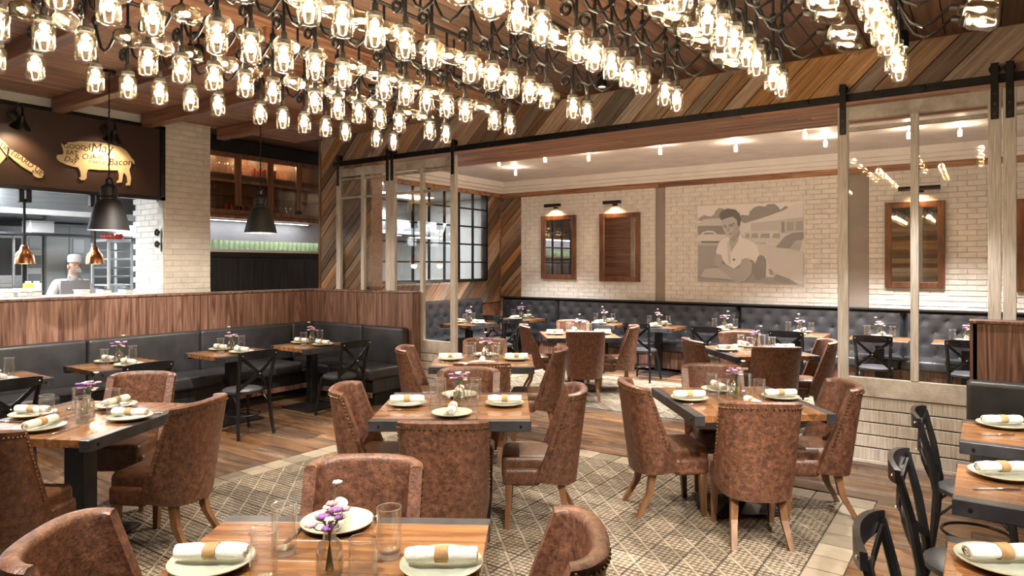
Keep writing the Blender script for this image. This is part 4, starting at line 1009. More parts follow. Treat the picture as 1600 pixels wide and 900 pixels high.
# ------------------------------------------------------------------ furniture kits
def shell():
    ns, nv = 28, 9
    def pt(s, v, inner):
        a = R(90) * s; k = .78
        th = .052 if inner else 0
        w = (.242 + .004 * v) * (.95 + .05 * min(1, v / .12)) - th
        yb = -.245 - .075 * v + th
        wing = (.275 - .135 * v) - th * .95
        sx = math.copysign(abs(math.sin(a)) ** k, s); cx_ = abs(math.cos(a)) ** k if abs(math.cos(a)) > 1e-9 else 0
        zb_ = .285 + .035 * abs(s) ** 3
        z = zb_ + (.895 - .018 * s * s - zb_) * v
        return (w * sx, yb + wing * (1 - cx_), z)
    v, f = [], []
    vs_ = [0, .05, .15, .3, .45, .6, .75, .88, .97, 1.0]
    rows = [[pt(-1 + 2 * i / ns, q, False) for i in range(ns + 1)] for q in vs_]
    o_top, i_top = rows[-1], [pt(-1 + 2 * i / ns, 1.0, True) for i in range(ns + 1)]
    rows.append([((a[0] * .75 + b[0] * .25), (a[1] * .75 + b[1] * .25), a[2] + .010) for a, b in zip(o_top, i_top)])
    rows.append([((a[0] * .25 + b[0] * .75), (a[1] * .25 + b[1] * .75), a[2] + .010) for a, b in zip(o_top, i_top)])
    rows += [[pt(-1 + 2 * i / ns, q, True) for i in range(ns + 1)] for q in reversed(vs_)]
    n = ns + 1
    for r_ in rows: v += r_
    K = len(rows)
    for j in range(K):
        for i in range(ns):
            a, b = j * n + i, ((j + 1) % K) * n + i; f.append((a, a + 1, b + 1, b))
    m = len(vs_)
    # front edges of the wings
    for e in (0, ns):
        for j in range(m - 1):
            a, b = j * n + e, (j + 1) * n + e; c, d = (K - 2 - j) * n + e, (K - 1 - j) * n + e
            f.append((a, b, c, d))
        f.append(((m - 1) * n + e, m * n + e, (m + 1) * n + e, (m + 2) * n + e))
    return MB().add(v, f).mesh('back_shell', 'leather', True, 50), pt
back_me, shell_pt = shell()
seat_me = MB().rbox(-.19, .19, -.125, .255, .315, .475, .045, 4).rbox(-.13, .13, -.215, -.02, .33, .46, .03, 3).mesh('seat', 'leather_inner')
rail_me = MB().rbox(-.215, .215, .0, .245, .285, .40, .03, 3).mesh('seat_apron', 'leather')
nl = MB()
for s in (-1, 1):
    for k in range(17):
        v_ = .30 + .68 * k / 16; p = shell_pt(s * .955, v_, False); nl.ball((p[0] * 1.004, p[1], p[2]), .0075, 6, 4)
for k in range(25):
    s = -.93 + 1.86 * k / 24; p = shell_pt(s, .955, False); nl.ball((p[0] * 1.004, p[1] - .002, p[2]), .0075, 6, 4)
nail_me = nl.mesh('nail_trim', 'nail_brass')
def leg_mesh(x, y, fx, fy, top, r0=.024, r1=.016):
    m = MB(); v = []
    for (cx_, cy_, z, r_) in ((x, y, top, r0), (x + (fx - x) * .35, y + (fy - y) * .25, top * .5, (r0 + r1) / 2), (fx, fy, 0, r1)):
        v += [(cx_ - r_, cy_ - r_, z), (cx_ + r_, cy_ - r_, z), (cx_ + r_, cy_ + r_, z), (cx_ - r_, cy_ + r_, z)]
    f = [(0, 1, 2, 3), (8, 9, 10, 11)] + [(j * 4 + i, j * 4 + (i + 1) % 4, j * 4 + 4 + (i + 1) % 4, j * 4 + 4 + i) for j in range(2) for i in range(4)]
    return m.add(v, f).mesh('leg', 'seat_wood', False)
armless = [('back_shell', back_me, None), ('seat', seat_me, None), ('seat_apron', rail_me, None), ('nail_trim', nail_me, 0, 'row of small brass nailheads', 'stuff'),
           ('leg', leg_mesh(-.185, .205, -.19, .215, .33), None), ('leg', leg_mesh(.185, .205, .19, .215, .33), None),
           ('leg', leg_mesh(-.14, -.13, -.172, -.245, .31), None), ('leg', leg_mesh(.14, -.13, .172, -.245, .31), None)]
LEATHER_GROUP = 'brown leather dining chairs'
TABLE_AT = {'T1': (-.60, 2.10), 'T2': (-.385, 4.62), 'T3': (-.29, 6.83), 'T4': (1.60, 4.82), 'T5': (-2.72, 4.24), 'T6': (.93, 9.38), 'T7': (2.76, 7.60)}
def chair_at(px, py, phi, label, tab):
    b = P(px, py, .90); r_ = R(YAW - phi); fwd = Vector((-math.sin(r_), math.cos(r_), 0)); sd = Vector((math.cos(r_), math.sin(r_), 0))
    rel = b + fwd * .315 - W(*TABLE_AT[tab]); rel.z = 0
    back, side = max(-rel.dot(fwd), .515), max(-.03, min(.03, rel.dot(sd)))
    o = W(*TABLE_AT[tab]) - fwd * back + sd * side
    return place(armless, 'leather_chair', label, 'chair', (o.x, o.y, 0), r_, LEATHER_GROUP)
# black cross-back chair
def crossback():
    rows = []
    rows.append(('seat', MB().lathe([(.0, .485), (.10, .482), (.17, .472), (.195, .458), (.195, .435), (.18, .43), (.0, .43)], 24).mesh('seat', 'leather_dark'), None))
    for s in (-1, 1):
        rows.append(('leg', MB().tube([(s * .15, .13, .44), (s * .175, .165, .22), (s * .195, .19, 0)], [.018, .017, .015], 8).mesh('leg', 'black_metal'), None))
        rows.append(('leg', MB().tube([(s * .20, -.235, 0), (s * .185, -.205, .22), (s * .175, -.19, .45), (s * .185, -.225, .66), (s * .198, -.27, .84)], [.016, .018, .020, .019, .017], 8).mesh('leg', 'black_metal'), None))
    arc_ = [(x * .215, -.27 - .045 * (1 - x * x) + .0, .835) for x in [-1 + i / 6 for i in range(13)]]
    v, f = [], []
    for (x, y, z) in arc_:
        e = 1 - .35 * (abs(x) / .215) ** 3
        v += [(x, y - .010, z - .042 * e), (x, y + .012, z - .042 * e), (x, y + .010, z + .045 * e), (x, y - .012, z + .045 * e)]
    n = len(arc_)
    for i in range(n - 1):
        for k in range(4): f.append((i * 4 + k, i * 4 + (k + 1) % 4, i * 4 + 4 + (k + 1) % 4, i * 4 + 4 + k))
    f += [(0, 1, 2, 3), (n * 4 - 4, n * 4 - 3, n * 4 - 2, n * 4 - 1)]
    rows.append(('top_rail', MB().add(v, f).mesh('top_rail', 'black_metal'), None))
    for s in (-1, 1):
        m = MB(); pts = [(s * (.19 - .365 * t), -.262 - .055 * math.sin(math.pi * t) + .075 * t, .815 - .33 * t) for t in [i / 8 for i in range(9)]]
        for a, b in zip(pts[:-1], pts[1:]): m.bar(a, b, .010, .034)
        rows.append(('cross_slat', m.mesh('cross_slat', 'black_metal', False), None))
    rows.append(('ring_stretcher', MB().tube([(.165 * math.cos(a), .165 * math.sin(a) - .01, .21) for a in [i * math.pi / 10 for i in range(20)]], .009, 6, closed=True).mesh('ring_stretcher', 'black_metal'), None))
    for s in (-1, 1):
        rows.append(('side_brace', MB().tube([(s * .17, .15, .30), (s * .15, .05, .40), (s * .16, -.10, .41), (s * .178, -.19, .32)], .008, 6).mesh('side_brace', 'black_metal'), None))
    rv = MB()
    for s in (-1, 1):
        rv.ball((s * .188, -.292, .835), .007, 6, 4).ball((s * .178, -.207, .49), .007, 6, 4)
    rv.ball((0, -.295, .645), .008, 6, 4)
    rows.append(('rivets', rv.mesh('rivets', 'rivet'), None, 'bright rivets', 'stuff'))
    return rows
CROSS = crossback()
def cross_at(X, Y, facing, label, group):
    "facing: room-axis angle of the sitter's gaze; X, Y is the middle of the top rail"
    r_ = R(facing) - R(90); fwd = Vector((math.cos(R(facing)), math.sin(R(facing)), 0))
    return place(CROSS, 'cross_back_chair', label, 'chair', (X + fwd.x * .28, Y + fwd.y * .28, 0), r_, group)

# tables
def table_kit(w, d, nb, col, base, ends=True, th=.045):
    rows = []; zt = .76; ew = .066
    bw = (d - 2 * ew) / nb
    for k in range(nb):
        y0 = -d / 2 + ew + k * bw
        rows.append(('board', MB().rbox(-w / 2, w / 2, y0 + .0006, y0 + bw - .0006, zt - th, zt, .0015, 1).mesh('board', 'table_wood', False), None))
    for s in (-1, 1):
        rows.append(('edge_band', MB().rbox(-w / 2 - .004, w / 2 + .004, s * (d / 2 - ew / 2) - ew / 2, s * (d / 2 - ew / 2) + ew / 2, zt - th - .022, zt, .003, 1).mesh('edge_band', 'edge_steel', False), None, 'dark steel edge band'))
    bl = MB()
    for s in (-1, 1):
        for q in (-1, 1): bl.lathe([(.009, 0), (.009, .005), (0, .007)], 8, Matrix.Translation((q * (w / 2 - .06), s * d / 2, zt - th / 2 - .012)) @ Matrix.Rotation(R(90 * s), 4, 'X') @ Matrix.Rotation(R(180), 4, 'X'))
    rows.append(('edge_bolts', bl.mesh('edge_bolts', 'black_metal'), None, None, 'stuff'))
    rows.append(('column', MB().rbox(-col / 2, col / 2, -col / 2, col / 2, .05, zt - th - .012, .006, 1).mesh('column', 'black_metal', False), None))
    b = base / 2
    m = MB().rbox(-b, b, -b, b, 0, .022, .004, 1)
    m.add([(-b * .92, -b * .92, .022), (b * .92, -b * .92, .022), (b * .92, b * .92, .022), (-b * .92, b * .92, .022), (-col * .7, -col * .7, .055), (col * .7, -col * .7, .055), (col * .7, col * .7, .055), (-col * .7, col * .7, .055)],
          [(0, 1, 5, 4), (1, 2, 6, 5), (2, 3, 7, 6), (3, 0, 4, 7), (4, 5, 6, 7)])
    rows.append(('base_plate', m.mesh('base_plate', 'black_metal', False), None))
    rows.append(('top_bracket', MB().bar((-w * .32, 0, zt - th - .02), (w * .32, 0, zt - th - .02), .05, .03).bar((0, -d * .32, zt - th - .02), (0, d * .32, zt - th - .02), .05, .03).mesh('top_bracket', 'black_metal', False), None))
    return rows
BIG = table_kit(1.0, .94, 5, .13, .48)
EDGE_TABLE = table_kit(.86, .66, 4, .10, .27)
SMALL = table_kit(.70, .66, 4, .10, .50)
TOP = .7605
# tableware kits
PLATE = [('dish', MB().lathe([(.0, .006), (.06, .004), (.062, 0), (.075, 0), (.078, .006), (.110, .012), (.130, .021), (.131, .0235), (.128, .0245), (.108, .016), (.08, .0105), (.0, .0095)], 32, cap=False).mesh('dish', 'plate_glaze'), None),
         ('rim', MB().tube([(.1302 * math.cos(a), .1302 * math.sin(a), .0232) for a in [i * math.pi / 16 for i in range(32)]], .0022, 5, closed=True).mesh('rim', 'plate_rim'), None, 'tan unglazed rim')]
def napkin_kit():
    m = MB(); n = 18; v, f = [], []
    rg = random.Random(4)
    prof_ = [(-.115, .018), (-.112, .023), (-.06, .0255), (-.025, .024), (.0, .0235), (.03, .024), (.07, .026), (.108, .023), (.112, .018)]
    for x, r_ in prof_:
        for i in range(n):
            a = 2 * math.pi * i / n; rr = r_ * (1 + .05 * math.sin(3 * a + x * 40) + .03 * rg.uniform(-1, 1))
            v.append((x, rr * math.cos(a) * 1.15, .024 + rr * math.sin(a) * .92))
    K = len(prof_)
    for j in range(K - 1):
        for i in range(n): f.append((j * n + i, j * n + (i + 1) % n, (j + 1) * n + (i + 1) % n, (j + 1) * n + i))
    m.add(v, f)
    for e in (-1, 1):
        m.tube([(e * .113, .020 * (1 - k / 20) * math.cos(k * .62), .024 + .018 * (1 - k / 20) * math.sin(k * .62)) for k in range(20)], .0028, 4)
        m.lathe([(.018, 0), (.0, .001)], 12, Matrix.Translation((e * .109, 0, .024)) @ Matrix.Rotation(R(90 * e), 4, 'Y'))
    bd = MB().lathe([(.0250, -.021), (.0268, -.020), (.0268, .020), (.0250, .021)], 18, Matrix.Translation((0, 0, .024)) @ Matrix.Diagonal((1, 1.15, .95, 1)) @ Matrix.Rotation(R(90), 4, 'Y'), cap=False)
    return [('cloth_roll', m.mesh('cloth_roll', 'napkin_cloth'), None), ('paper_band', bd.mesh('paper_band', 'napkin_band'), None, 'tan paper band')]
NAPKIN = napkin_kit()
KNIFE = [('handle', MB().rbox(-.105, -.005, -.006, .006, .001, .008, .002, 1).mesh('handle', 'cutlery'), None),
         ('blade', MB().prism([(-.006, -.006), (.08, -.009), (.100, -.004), (.106, .005), (-.006, .006)], .003, .005).mesh('blade', 'cutlery', False), None)]
TUMBLER = [('glass_wall', MB().lathe([(.038, 0), (.0405, .003), (.0415, .160), (.0405, .163), (.0390, .160), (.0380, .026), (.035, .019), (.0, .018)], 28).mesh('glass_wall', 'tumbler_glass'), None),
           ('glass_base', MB().lathe([(.034, .001), (.0365, .004), (.035, .017), (.022, .015), (.0, .007)], 20).mesh('glass_base', 'highlight_glass'), None, 'thick glass base, whitened for its highlight'),
           ('glass_rim', MB().tube([(.0403 * math.cos(a), .0403 * math.sin(a), .162) for a in [i * math.pi / 14 for i in range(28)]], .0014, 5, closed=True).mesh('glass_rim', 'highlight_glass'), None, 'bright rim')]
def vase_kit(seed, tan=False):
    rg = random.Random(seed)
    b = MB().lathe([(.030, 0), (.034, .004), (.034, .075), (.028, .095), (.017, .108), (.016, .128), (.019, .131), (.019, .138), (.0155, .138), (.0135, .11), (.024, .092), (.031, .073), (.031, .008), (.0, .007)], 22).mesh('bottle', 'bottle_glass' if not tan else 'napkin_band')
    st = MB(); tips = []
    for k in range(15):
        a = k * 2.4 + rg.uniform(-.3, .3); sp = rg.uniform(.010, .050); h = rg.uniform(.150, .195) if k else .245
        p = (sp * math.cos(a), sp * math.sin(a), h); tips.append(p)
        st.tube([(-.01 * math.cos(a), -.01 * math.sin(a), .02), (.004 * math.cos(a), .004 * math.sin(a), .125), (p[0] * .7, p[1] * .7, h * .9), p], .0014, 4)
    for k in range(6):
        a = k * 1.3; q = Vector((.03 * math.cos(a), .03 * math.sin(a), .148 + .006 * (k % 3))); d = Vector((math.cos(a), math.sin(a), .3)).normalized(); sd = Vector((-math.sin(a), math.cos(a), 0))
        st.add([q - d * .018, q + sd * .006, q + d * .02, q - sd * .006], [(0, 1, 2, 3)])
    rows = [('bottle', b, None), ('stems', st.mesh('stems', 'stem_green'), None)]
    for mat, pick in (('flower_purple', (1, 4, 7, 10)), ('flower_white', (0, 3, 5, 9, 12)), ('flower_pink', (2, 6, 8, 11, 13, 14))):
        for i in pick:
            m = MB(); c = Vector(tips[i]); R0 = .016 if mat != 'flower_white' else .013
            m.ball(c, (R0 * .5, R0 * .5, R0 * .45), 6, 4)
            for t in range(6):
                a = t * math.pi / 3; m.ball(c + Vector((math.cos(a), math.sin(a), .25)) * R0 * .6, (R0 * .48, R0 * .48, R0 * .30), 6, 4)
            rows.append(('blossom', m.mesh('blossom', mat), None, {'flower_purple': 'purple blossom', 'flower_white': 'small white blossom', 'flower_pink': 'faded pink blossom'}[mat]))
    for k, row in enumerate(rows):
        row[1].transform(Matrix.Diagonal((1.22, 1.22, 1.12, 1)))
    return rows
VASES = [vase_kit(1), vase_kit(5), vase_kit(9)]
SHAKER = [('jar', MB().lathe([(.016, 0), (.017, .003), (.015, .05), (.013, .056), (.0, .056)], 14).mesh('jar', 'tumbler_glass'), None), ('lid', MB().lathe([(.0145, .055), (.015, .066), (.010, .073), (.0, .074)], 14).mesh('lid', 'cutlery'), None)]
def put(kit, name, label, cat, xy, z, rz, group): return place(kit, name, label, cat, (xy[0], xy[1], z), rz, group)
def set_place(xy, dirv, where, knife=True):
    "plate with rolled napkin pointing along dirv, knife to its right"
    rz = math.atan2(dirv[1], dirv[0])
    put(PLATE, 'dinner_plate', 'pale green plate with tan rim, ' + where, 'plate', xy, TOP, rz, 'dinner plates')
    put(NAPKIN, 'rolled_napkin', 'rolled white napkin with tan band, ' + where, 'napkin', xy, TOP + .0235, rz, 'rolled napkins')
    if knife:
        n = Vector((dirv[1], -dirv[0], 0)); q = Vector((xy[0], xy[1], 0)) + n * .165
        put(KNIFE, 'table_knife', 'steel table knife by the plate, ' + where, 'knife', q, TOP, rz, 'table knives')
def glass_at(xy, where): put(TUMBLER, 'tumbler', 'clear straight tumbler, ' + where, 'glass', xy, TOP, random.uniform(0, 6), 'water tumblers')

SIDES = {'near': (0, -1), 'far': (0, 1), 'left': (-1, 0), 'right': (1, 0)}
def dining(name, cxy, yaw, strips, tlabel, settings=True, vase=0):
    "a four-seat table; cxy in camera-aligned metres, strips 'fb' (front/back) or 'lr'"
    c = W(*cxy); base = R(YAW + yaw)
    place(BIG, 'dining_table', tlabel, 'table', (c.x, c.y, 0), base + (0 if strips == 'fb' else R(90)), 'four-seat dining tables')
    if settings:
        Rm = Matrix.Rotation(base, 3, 'Z')
        for s, (ux, uy) in SIDES.items():
            d = Rm @ Vector((-ux, -uy, 0)); p = c + Rm @ Vector((ux * .335, uy * .31, 0))
            set_place(p, d, s + ' side of the ' + name, True)
            g = c + Rm @ Vector((ux * .12 + uy * .13, uy * .12 - ux * .13, 0)); glass_at(g, s + ' seat of the ' + name)
        v = c + Rm @ Vector((.02, .03, 0))
        put(VASES[vase % 3], 'flower_bottle', 'small glass bottle of wildflowers in the middle of the ' + name, 'vase', v, TOP, vase * 1.1, 'flower bottles')
        for k in (-1, 1): put(SHAKER, 'shaker', ('salt' if k < 0 else 'pepper') + ' shaker beside the flowers on the ' + name, 'shaker', c + Rm @ Vector((.045 * k, -.05, 0)), TOP, 0, 'table shakers')
    return c
# foreground table, laid from the photograph
c1 = W(-.60, 2.10)
place(BIG, 'dining_table', 'oak table with dark steel edge band, nearest us at the bottom edge', 'table', (c1.x, c1.y, 0), R(YAW - 2), 'four-seat dining tables')
for px, py, ang, w in ((331, 884, 0, 'left side of the foreground table'), (527, 822, -82, 'far side of the foreground table'), (690, 889, 180, 'right side of the foreground table')):
    p = P(px, py, TOP); r_ = R(YAW + ang)
    q = Vector((math.cos(r_), math.sin(r_), 0))
    set_place(p, q, w, False)
p = P(692, 864, TOP); put(KNIFE, 'table_knife', 'steel table knife behind the right plate on the foreground table', 'knife', p, TOP, R(YAW), 'table knives')
p = P(462, 835, TOP); put(KNIFE, 'table_knife', 'steel table knife beside the far plate on the foreground table', 'knife', p, TOP, R(YAW - 95), 'table knives')
for px, py, w in ((444, 864, 'left of the flowers at the back of the foreground table'), (608, 869, 'right of the flowers at the back of the foreground table'), (412, 912, 'left of the flowers at the front of the foreground table'), (567, 928, 'right of the flowers at the front of the foreground table')):
    glass_at(P(px, py, TOP), w)
put(VASES[0], 'flower_bottle', 'small glass bottle of purple and white wildflowers on the foreground table', 'vase', P(515, 902, TOP), TOP, 2.2, 'flower bottles')
put(SHAKER, 'shaker', 'shaker beside the far plate on the foreground table', 'shaker', P(588, 838, TOP), TOP, 0, 'table shakers')
dining('centre table', (-.385, 4.62), 0, 'fb', 'oak table with dark front edge in the middle of the room', vase=1)
dining('table behind the centre table', (-.29, 6.83), 0, 'fb', 'oak table behind the centre one, before the left sliding doors', vase=2)
dining('right-hand dining table', (1.60, 4.82), 4, 'lr', 'oak table with dark side bands in front of the right sliding door', vase=0)
dining('left-hand dining table', (-2.72, 4.24), -7, 'lr', 'oak table with dark right-hand band at the left edge', vase=1)
dining("far room's left dining table", (.93, 9.38), 4, 'fb', 'oak dining table in the far room under the left mirrors', vase=2)
dining("far room's right dining table", (2.76, 7.60), 6, 'lr', 'oak dining table in the far room beside the right sliding door', vase=0)
D = 'brown distressed leather chair '
_i = 0
for px, py, phi, lb in (
        (562, 718, 181, 'facing us on the far side of the foreground table'), (62, 822, 86, 'cut off at the bottom left, left of the foreground table'), (952, 842, 268, 'at the bottom edge, right of the foreground table'),
        (696, 661, 1, 'with its back to us at the centre table'), (520, 602, 92, 'on the left of the centre table'), (738, 579, 181, 'facing us on the far side of the centre table'), (922, 617, 272, 'on the right of the centre table'),
        (753, 567, 0, 'with its back to us at the table behind the centre one'), (619, 542, 92, 'on the left of the table behind the centre one'), (757, 532, 180, 'facing us at the table behind the centre one'), (888, 549, 274, 'on the right of the table behind the centre one'),
        (984, 596, 84, 'on the left of the right-hand dining table'), (1112, 572, 186, 'facing us on the far side of the right-hand dining table'), (1195, 630, 4, 'with its back to us at the right-hand dining table'), (1322, 597, 276, 'on the right of the right-hand dining table'),
        (215, 580, 176, 'facing us on the far side of the left-hand dining table'), (338, 622, 278, 'on the right of the left-hand dining table'), (-26, 676, 2, 'with its back to us at the left edge'),
        (820, 507, 88, "on the left of the far room's left dining table"), (888, 501, 181, "facing us at the far room's left dining table"), (925, 518, 2, "with its back to us at the far room's left dining table"), (988, 509, 278, "on the right of the far room's left dining table"),
        (1088, 529, 86, "on the left of the far room's right dining table"), (1145, 520, 186, "facing us at the far room's right dining table"), (1229, 542, 6, "with its back to us at the far room's right dining table"), (1284, 531, 280, "on the right of the far room's right dining table")):
    k_ = sum(n <= _i for n in (3, 7, 11, 15, 18, 22)); _i += 1
    chair_at(px, py, phi, D + lb, 'T%d' % (k_ + 1))
o = W(-3.36, 4.16); place(armless, 'leather_chair', D + 'mostly hidden, on the left of the left-hand dining table', 'chair', (o.x, o.y, 0), R(YAW - 86), LEATHER_GROUP)

# two-seat tables along the corner banquette, chairs facing the low wall
def two_top(c, rz, name, tlabel, group, dirs, vase):
    place(SMALL, 'bistro_table', tlabel, 'table', (c[0], c[1], 0), rz, group)
    c = Vector((c[0], c[1], 0))
    for (nm, d) in dirs:
        d = Vector((d[0], d[1], 0)); sd = Vector((-d.y, d.x, 0))
        set_place(c - d * .198, d, nm + ' side of the ' + name, False)
        glass_at(c + sd * .145 - d * .03, nm + ' seat of the ' + name)
    put(VASES[vase % 3], 'flower_bottle', 'small bottle of wildflowers on the ' + name, 'vase', c, TOP, vase * 1.7, 'flower bottles')
    put(SHAKER, 'shaker', 'shaker beside the flowers on the ' + name, 'shaker', c + Vector((-dirs[0][1][1], dirs[0][1][0], 0)) * .068, TOP, 0, 'table shakers')
ordn = ['first', 'second', 'third', 'fourth', 'fifth', 'sixth', 'seventh', 'eighth']
for i, (c, cb) in enumerate((((-6.86, 2.12), (-5.95, 1.96)), ((-6.88, 3.16), (-5.98, 3.00)), ((-6.86, 4.34), (-5.92, 4.05)), ((-6.68, 5.30), (-5.80, 5.22)))):
    n = 'corner banquette table, ' + ordn[i] + ' from left'
    two_top(c, R(90), n, ordn[i] + ' small oak table from the left along the corner banquette', 'tables along the corner banquette', (('wall', (1, 0)), ('room', (-1, 0))), i)
    cross_at(cb[0], cb[1], 180, ordn[i] + ' black cross-back chair from the left facing the corner banquette', 'cross-back chairs at the corner banquette')
# tables along the far banquette
for i, px in enumerate((705, 815, 945, 1030, 1133, 1250, 1375, 1510)):
    X = PY(px, 500, 10.08).x
    if i == 0: X = -7.0
    n = 'far banquette table, ' + ordn[i] + ' from left'
    two_top((X, 10.06 if i else 8.75), 0 if i else R(90), n, ordn[i] + ' small oak table from the left along the tufted banquettes', 'tables along the tufted banquettes', (('wall', (0, -1) if i else (1, 0)), ('room', (0, 1) if i else (-1, 0))), i)
    if i: cross_at(X + .02, 9.16, 90, ordn[i] + ' black cross-back chair from the left before the tufted banquette', 'cross-back chairs in the far room')
    else: cross_at(-6.05, 8.72, 180, 'first black cross-back chair from the left, facing the steel window banquette', 'cross-back chairs in the far room')
# tables at the right edge
for i, (y, cy_, py) in enumerate(((4.74, 4.60, 667), (3.64, 3.44, 745), (2.52, 2.46, 884))):
    w = ('farthest', 'middle', 'nearest')[i] + ' table at the right edge'
    place(EDGE_TABLE, 'bistro_table', ('farthest', 'middle', 'nearest')[i] + ' of the small oak tables at the right edge', 'table', (.33, y, 0), 0, 'tables at the right edge')
    p = P(1566, py, TOP); set_place(p, (CS, SN), w, False)
    q = P(1556, py + (13 if i == 0 else 20 if i == 1 else 30), TOP)
    if i < 2: put(KNIFE, 'table_knife', 'steel table knife in front of the plate, ' + w, 'knife', q, TOP, R(YAW + 180), 'table knives')
    cross_at(-.30, cy_, 0, ('farthest', 'middle', 'nearest')[i] + ' black cross-back chair at the right edge tables', 'cross-back chairs at the right edge')
# ------------------------------------------------------------------ mason jar lights hung in a grid
JR = .048
jar_prof = [(.012, 0), (.036, .002), (.046, .010), (JR, .022), (JR, .115), (.045, .128), (.034, .140), (.034, .148), (.0315, .148), (.0315, .139), (.042, .126), (.045, .112), (.045, .024), (.036, .012), (.0, .010)]
def jar_rows(T, par=None):
    T = Matrix(T)
    def m(mb, name, mat): return mb.mesh(name, mat)
    jar = MB().lathe(jar_prof, 16, T)
    for z in (.030, .110): jar.tube([T @ Vector((.0487 * math.cos(a), .0487 * math.sin(a), z)) for a in [i * math.pi / 8 for i in range(16)]], .0016, 4, closed=True)
    lid = MB().lathe([(.036, .142), (.038, .145), (.038, .162), (.030, .168), (.018, .172), (.016, .205), (.008, .212)], 14, T)
    blb = MB().lathe([(.002, .050), (.008, .054), (.015, .068), (.016, .080), (.012, .100), (.008, .118), (.008, .138)], 12, T)
    return [('jar', jar.mesh('jar', 'jar_glass'), None), ('lid', lid.mesh('lid', 'lid_zinc'), None), ('bulb', blb.mesh('bulb', 'bulb'), 0)]
RAILZ = 3.30
def jar_unit(side):
    rows = jar_rows(Matrix.Identity(4))
    # second jar lying on a swan-neck arm towards +X
    T2 = Matrix.Translation((.40, 0, .235)) @ Matrix.Rotation(R(-78), 4, 'Y') @ Matrix.Translation((0, 0, -.0))
    T2 = Matrix.Translation((.435, 0, .225)) @ Matrix.Rotation(R(-72), 4, 'Y')
    k = len(rows)
    r2 = jar_rows(T2)
    rows += [(n, me, None if p is None else p + k) for n, me, p in r2]
    end = T2 @ Vector((0, 0, .21))
    rows.append(('stem', MB().tube([(0, 0, .205), (0, 0, RAILZ - 2.72 - .0142)], .0085, 6).mesh('stem', 'black_metal'), None))
    rows.append(('swan_neck', MB().tube([(0, 0, .40), (.03, 0, .32), (.07, 0, .245), (.12, 0, .215), (.17, 0, .235), tuple(end)], .0085, 6).mesh('swan_neck', 'black_metal'), None))
    rows.append(('scroll', MB().tube([(-.055 + .042 * (1 - i / 26) * math.cos(i * .42 + .4), -.0, .27 + .042 * (1 - i / 26) * math.sin(i * .42 + .4)) for i in range(20)], .0095, 6).tube([(0, 0, .205), (-.008, 0, .24), (-.016, 0, .28)], .0095, 6).mesh('scroll', 'black_metal'), None))
    rows.append(('hub', MB().lathe([(.014, .39), (.020, .40), (.020, .43), (.012, .44)], 10).mesh('hub', 'black_metal'), None))
    return rows
UNIT = jar_unit(1)
ROWX = [-4.20, -3.60, -2.96, -2.29, -1.63, -.98, -.37]
GY = [[4.20, 4.00], [3.66, 3.46, 3.26, 3.07, 2.88], [2.56, 2.37, 2.17, 1.98, 1.80], [1.50, 1.32, 1.14, .96]]
rowname = ['leftmost row, by the slatted ceiling', 'second row from the left', 'third row from the left', 'middle row', 'third row from the right', 'second row from the right', 'rightmost row']
cnt = 0
NTH = ['first', 'second', 'third', 'fourth', 'fifth', 'sixth', 'seventh', 'eighth', 'ninth', 'tenth', 'eleventh', 'twelfth', 'thirteenth', 'fourteenth', 'fifteenth', 'sixteenth']
ROWS = dict(zip(rowname, ['leftmost row', 'second row from left', 'third row from left', 'middle row', 'third row from right', 'second row from right', 'rightmost row']))
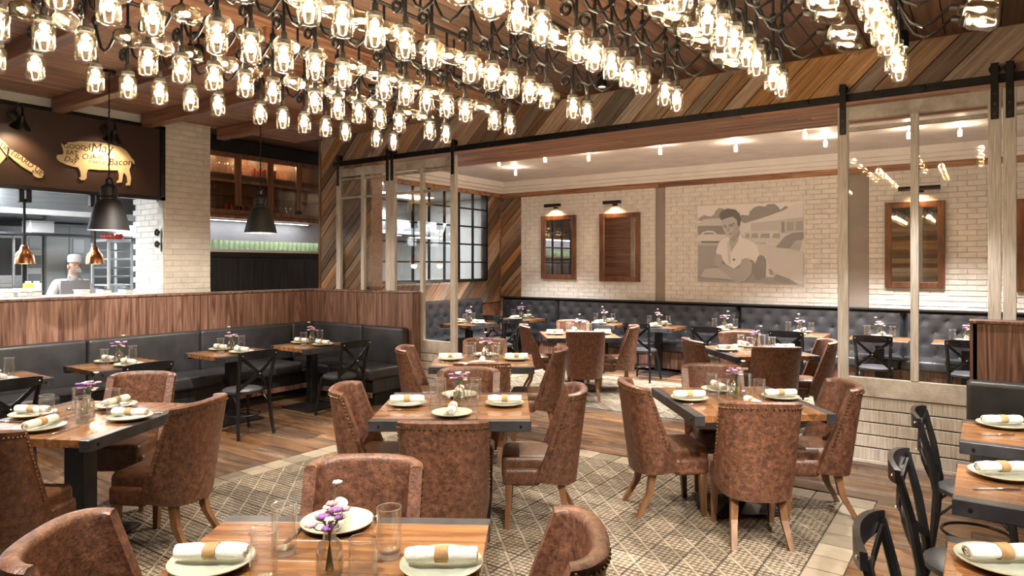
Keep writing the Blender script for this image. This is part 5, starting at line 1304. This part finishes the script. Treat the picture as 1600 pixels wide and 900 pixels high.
for X, rn in zip(ROWX, rowname):
    t = thing('lamp_pipe', 'black ceiling pipe carrying jar lights, ' + rn, 'pipe', (X, 0, 0), 0, 'pipes of the jar lights')
    MB().tube([(0, .5, RAILZ), (0, 4.4, RAILZ)], .014, 8).obj('pipe', 'black_metal', t)
    for yy in (.8, 2.0, 3.2, 4.3): MB().tube([(0, yy, RAILZ), (0, yy, CEIL)], .009, 6).obj('hanger_rod', 'black_metal', t)
    for nth, y in enumerate([q for g in GY for q in g]):
        if True:
            ok = any(in_view((X + dx, y, 2.72 + dz), 25) for dx, dz in ((0, 0), (0, .18), (.35, .25), (.28, .3)))
            if not ok: continue
            u = place(UNIT, 'jar_light', 'clear jar light pair, ' + ROWS[rn] + ', ' + NTH[nth] + ' from the plank header', 'jar light', (X, y, 2.72), random.uniform(-.06, .06), 'jar lights, ' + rn)
            lamp('jar_glow', 'POINT', (.0, 0, .09), 4.6, (1, .84, .64), .03, parent=u)
            if cnt % 2 == 0: lamp('jar_glow', 'POINT', (.36, 0, .255), 5.6, (1, .84, .64), .03, parent=u)
            cnt += 1
print('jar units', cnt)
# ------------------------------------------------------------------ ceiling track spots above the dining tables
SP = [('base', MB().lathe([(.05, 0), (.05, -.02), (.015, -.03)], 14).mesh('base', 'black_metal'), None), ('stem', MB().tube([(0, 0, -.02), (0, 0, -.10)], .008, 6).mesh('stem', 'black_metal'), None),
      ('head', MB().lathe([(.03, -.09), (.045, -.11), (.045, -.22), (.038, -.22), (.038, -.19)], 16).mesh('head', 'black_metal'), None), ('lens', MB().lathe([(.037, -.205), (.037, -.20)], 14).mesh('lens', 'spot_glow'), 2)]
for (x, y), tg_, e, sp in (((-2.2, .35), (-1.6, 1.4), 190, 62), ((-.2, 1.4), (-2.6, 3.5), 230, 50), ((.5, 3.2), (-1.3, 4.9), 230, 46), ((-5.0, .4), (-4.6, 2.2), 230, 60), ((.9, 1.2), (.2, 3.3), 200, 55), ((-5.2, 4.9), (-4.2, 5.3), 190, 62), ((-5.2, 3.0), (-6.9, 3.6), 170, 62), ((-2.9, 5.6), (-3.6, 4.4), 150, 70), ((-.5, 5.9), (-.2, 5.2), 120, 75)):
    g = place(SP, 'track_spot', 'small black ceiling spot aimed at the tables', 'spotlight', (x, y, CEIL - .001), 0, 'black ceiling spots')
    lamp('track_light', 'SPOT', (0, 0, -.23), e * 1.9, (1, .91, .80), .035, target=(tg_[0] - x, tg_[1] - y, -CEIL), spot=sp, blend=.35, parent=g)
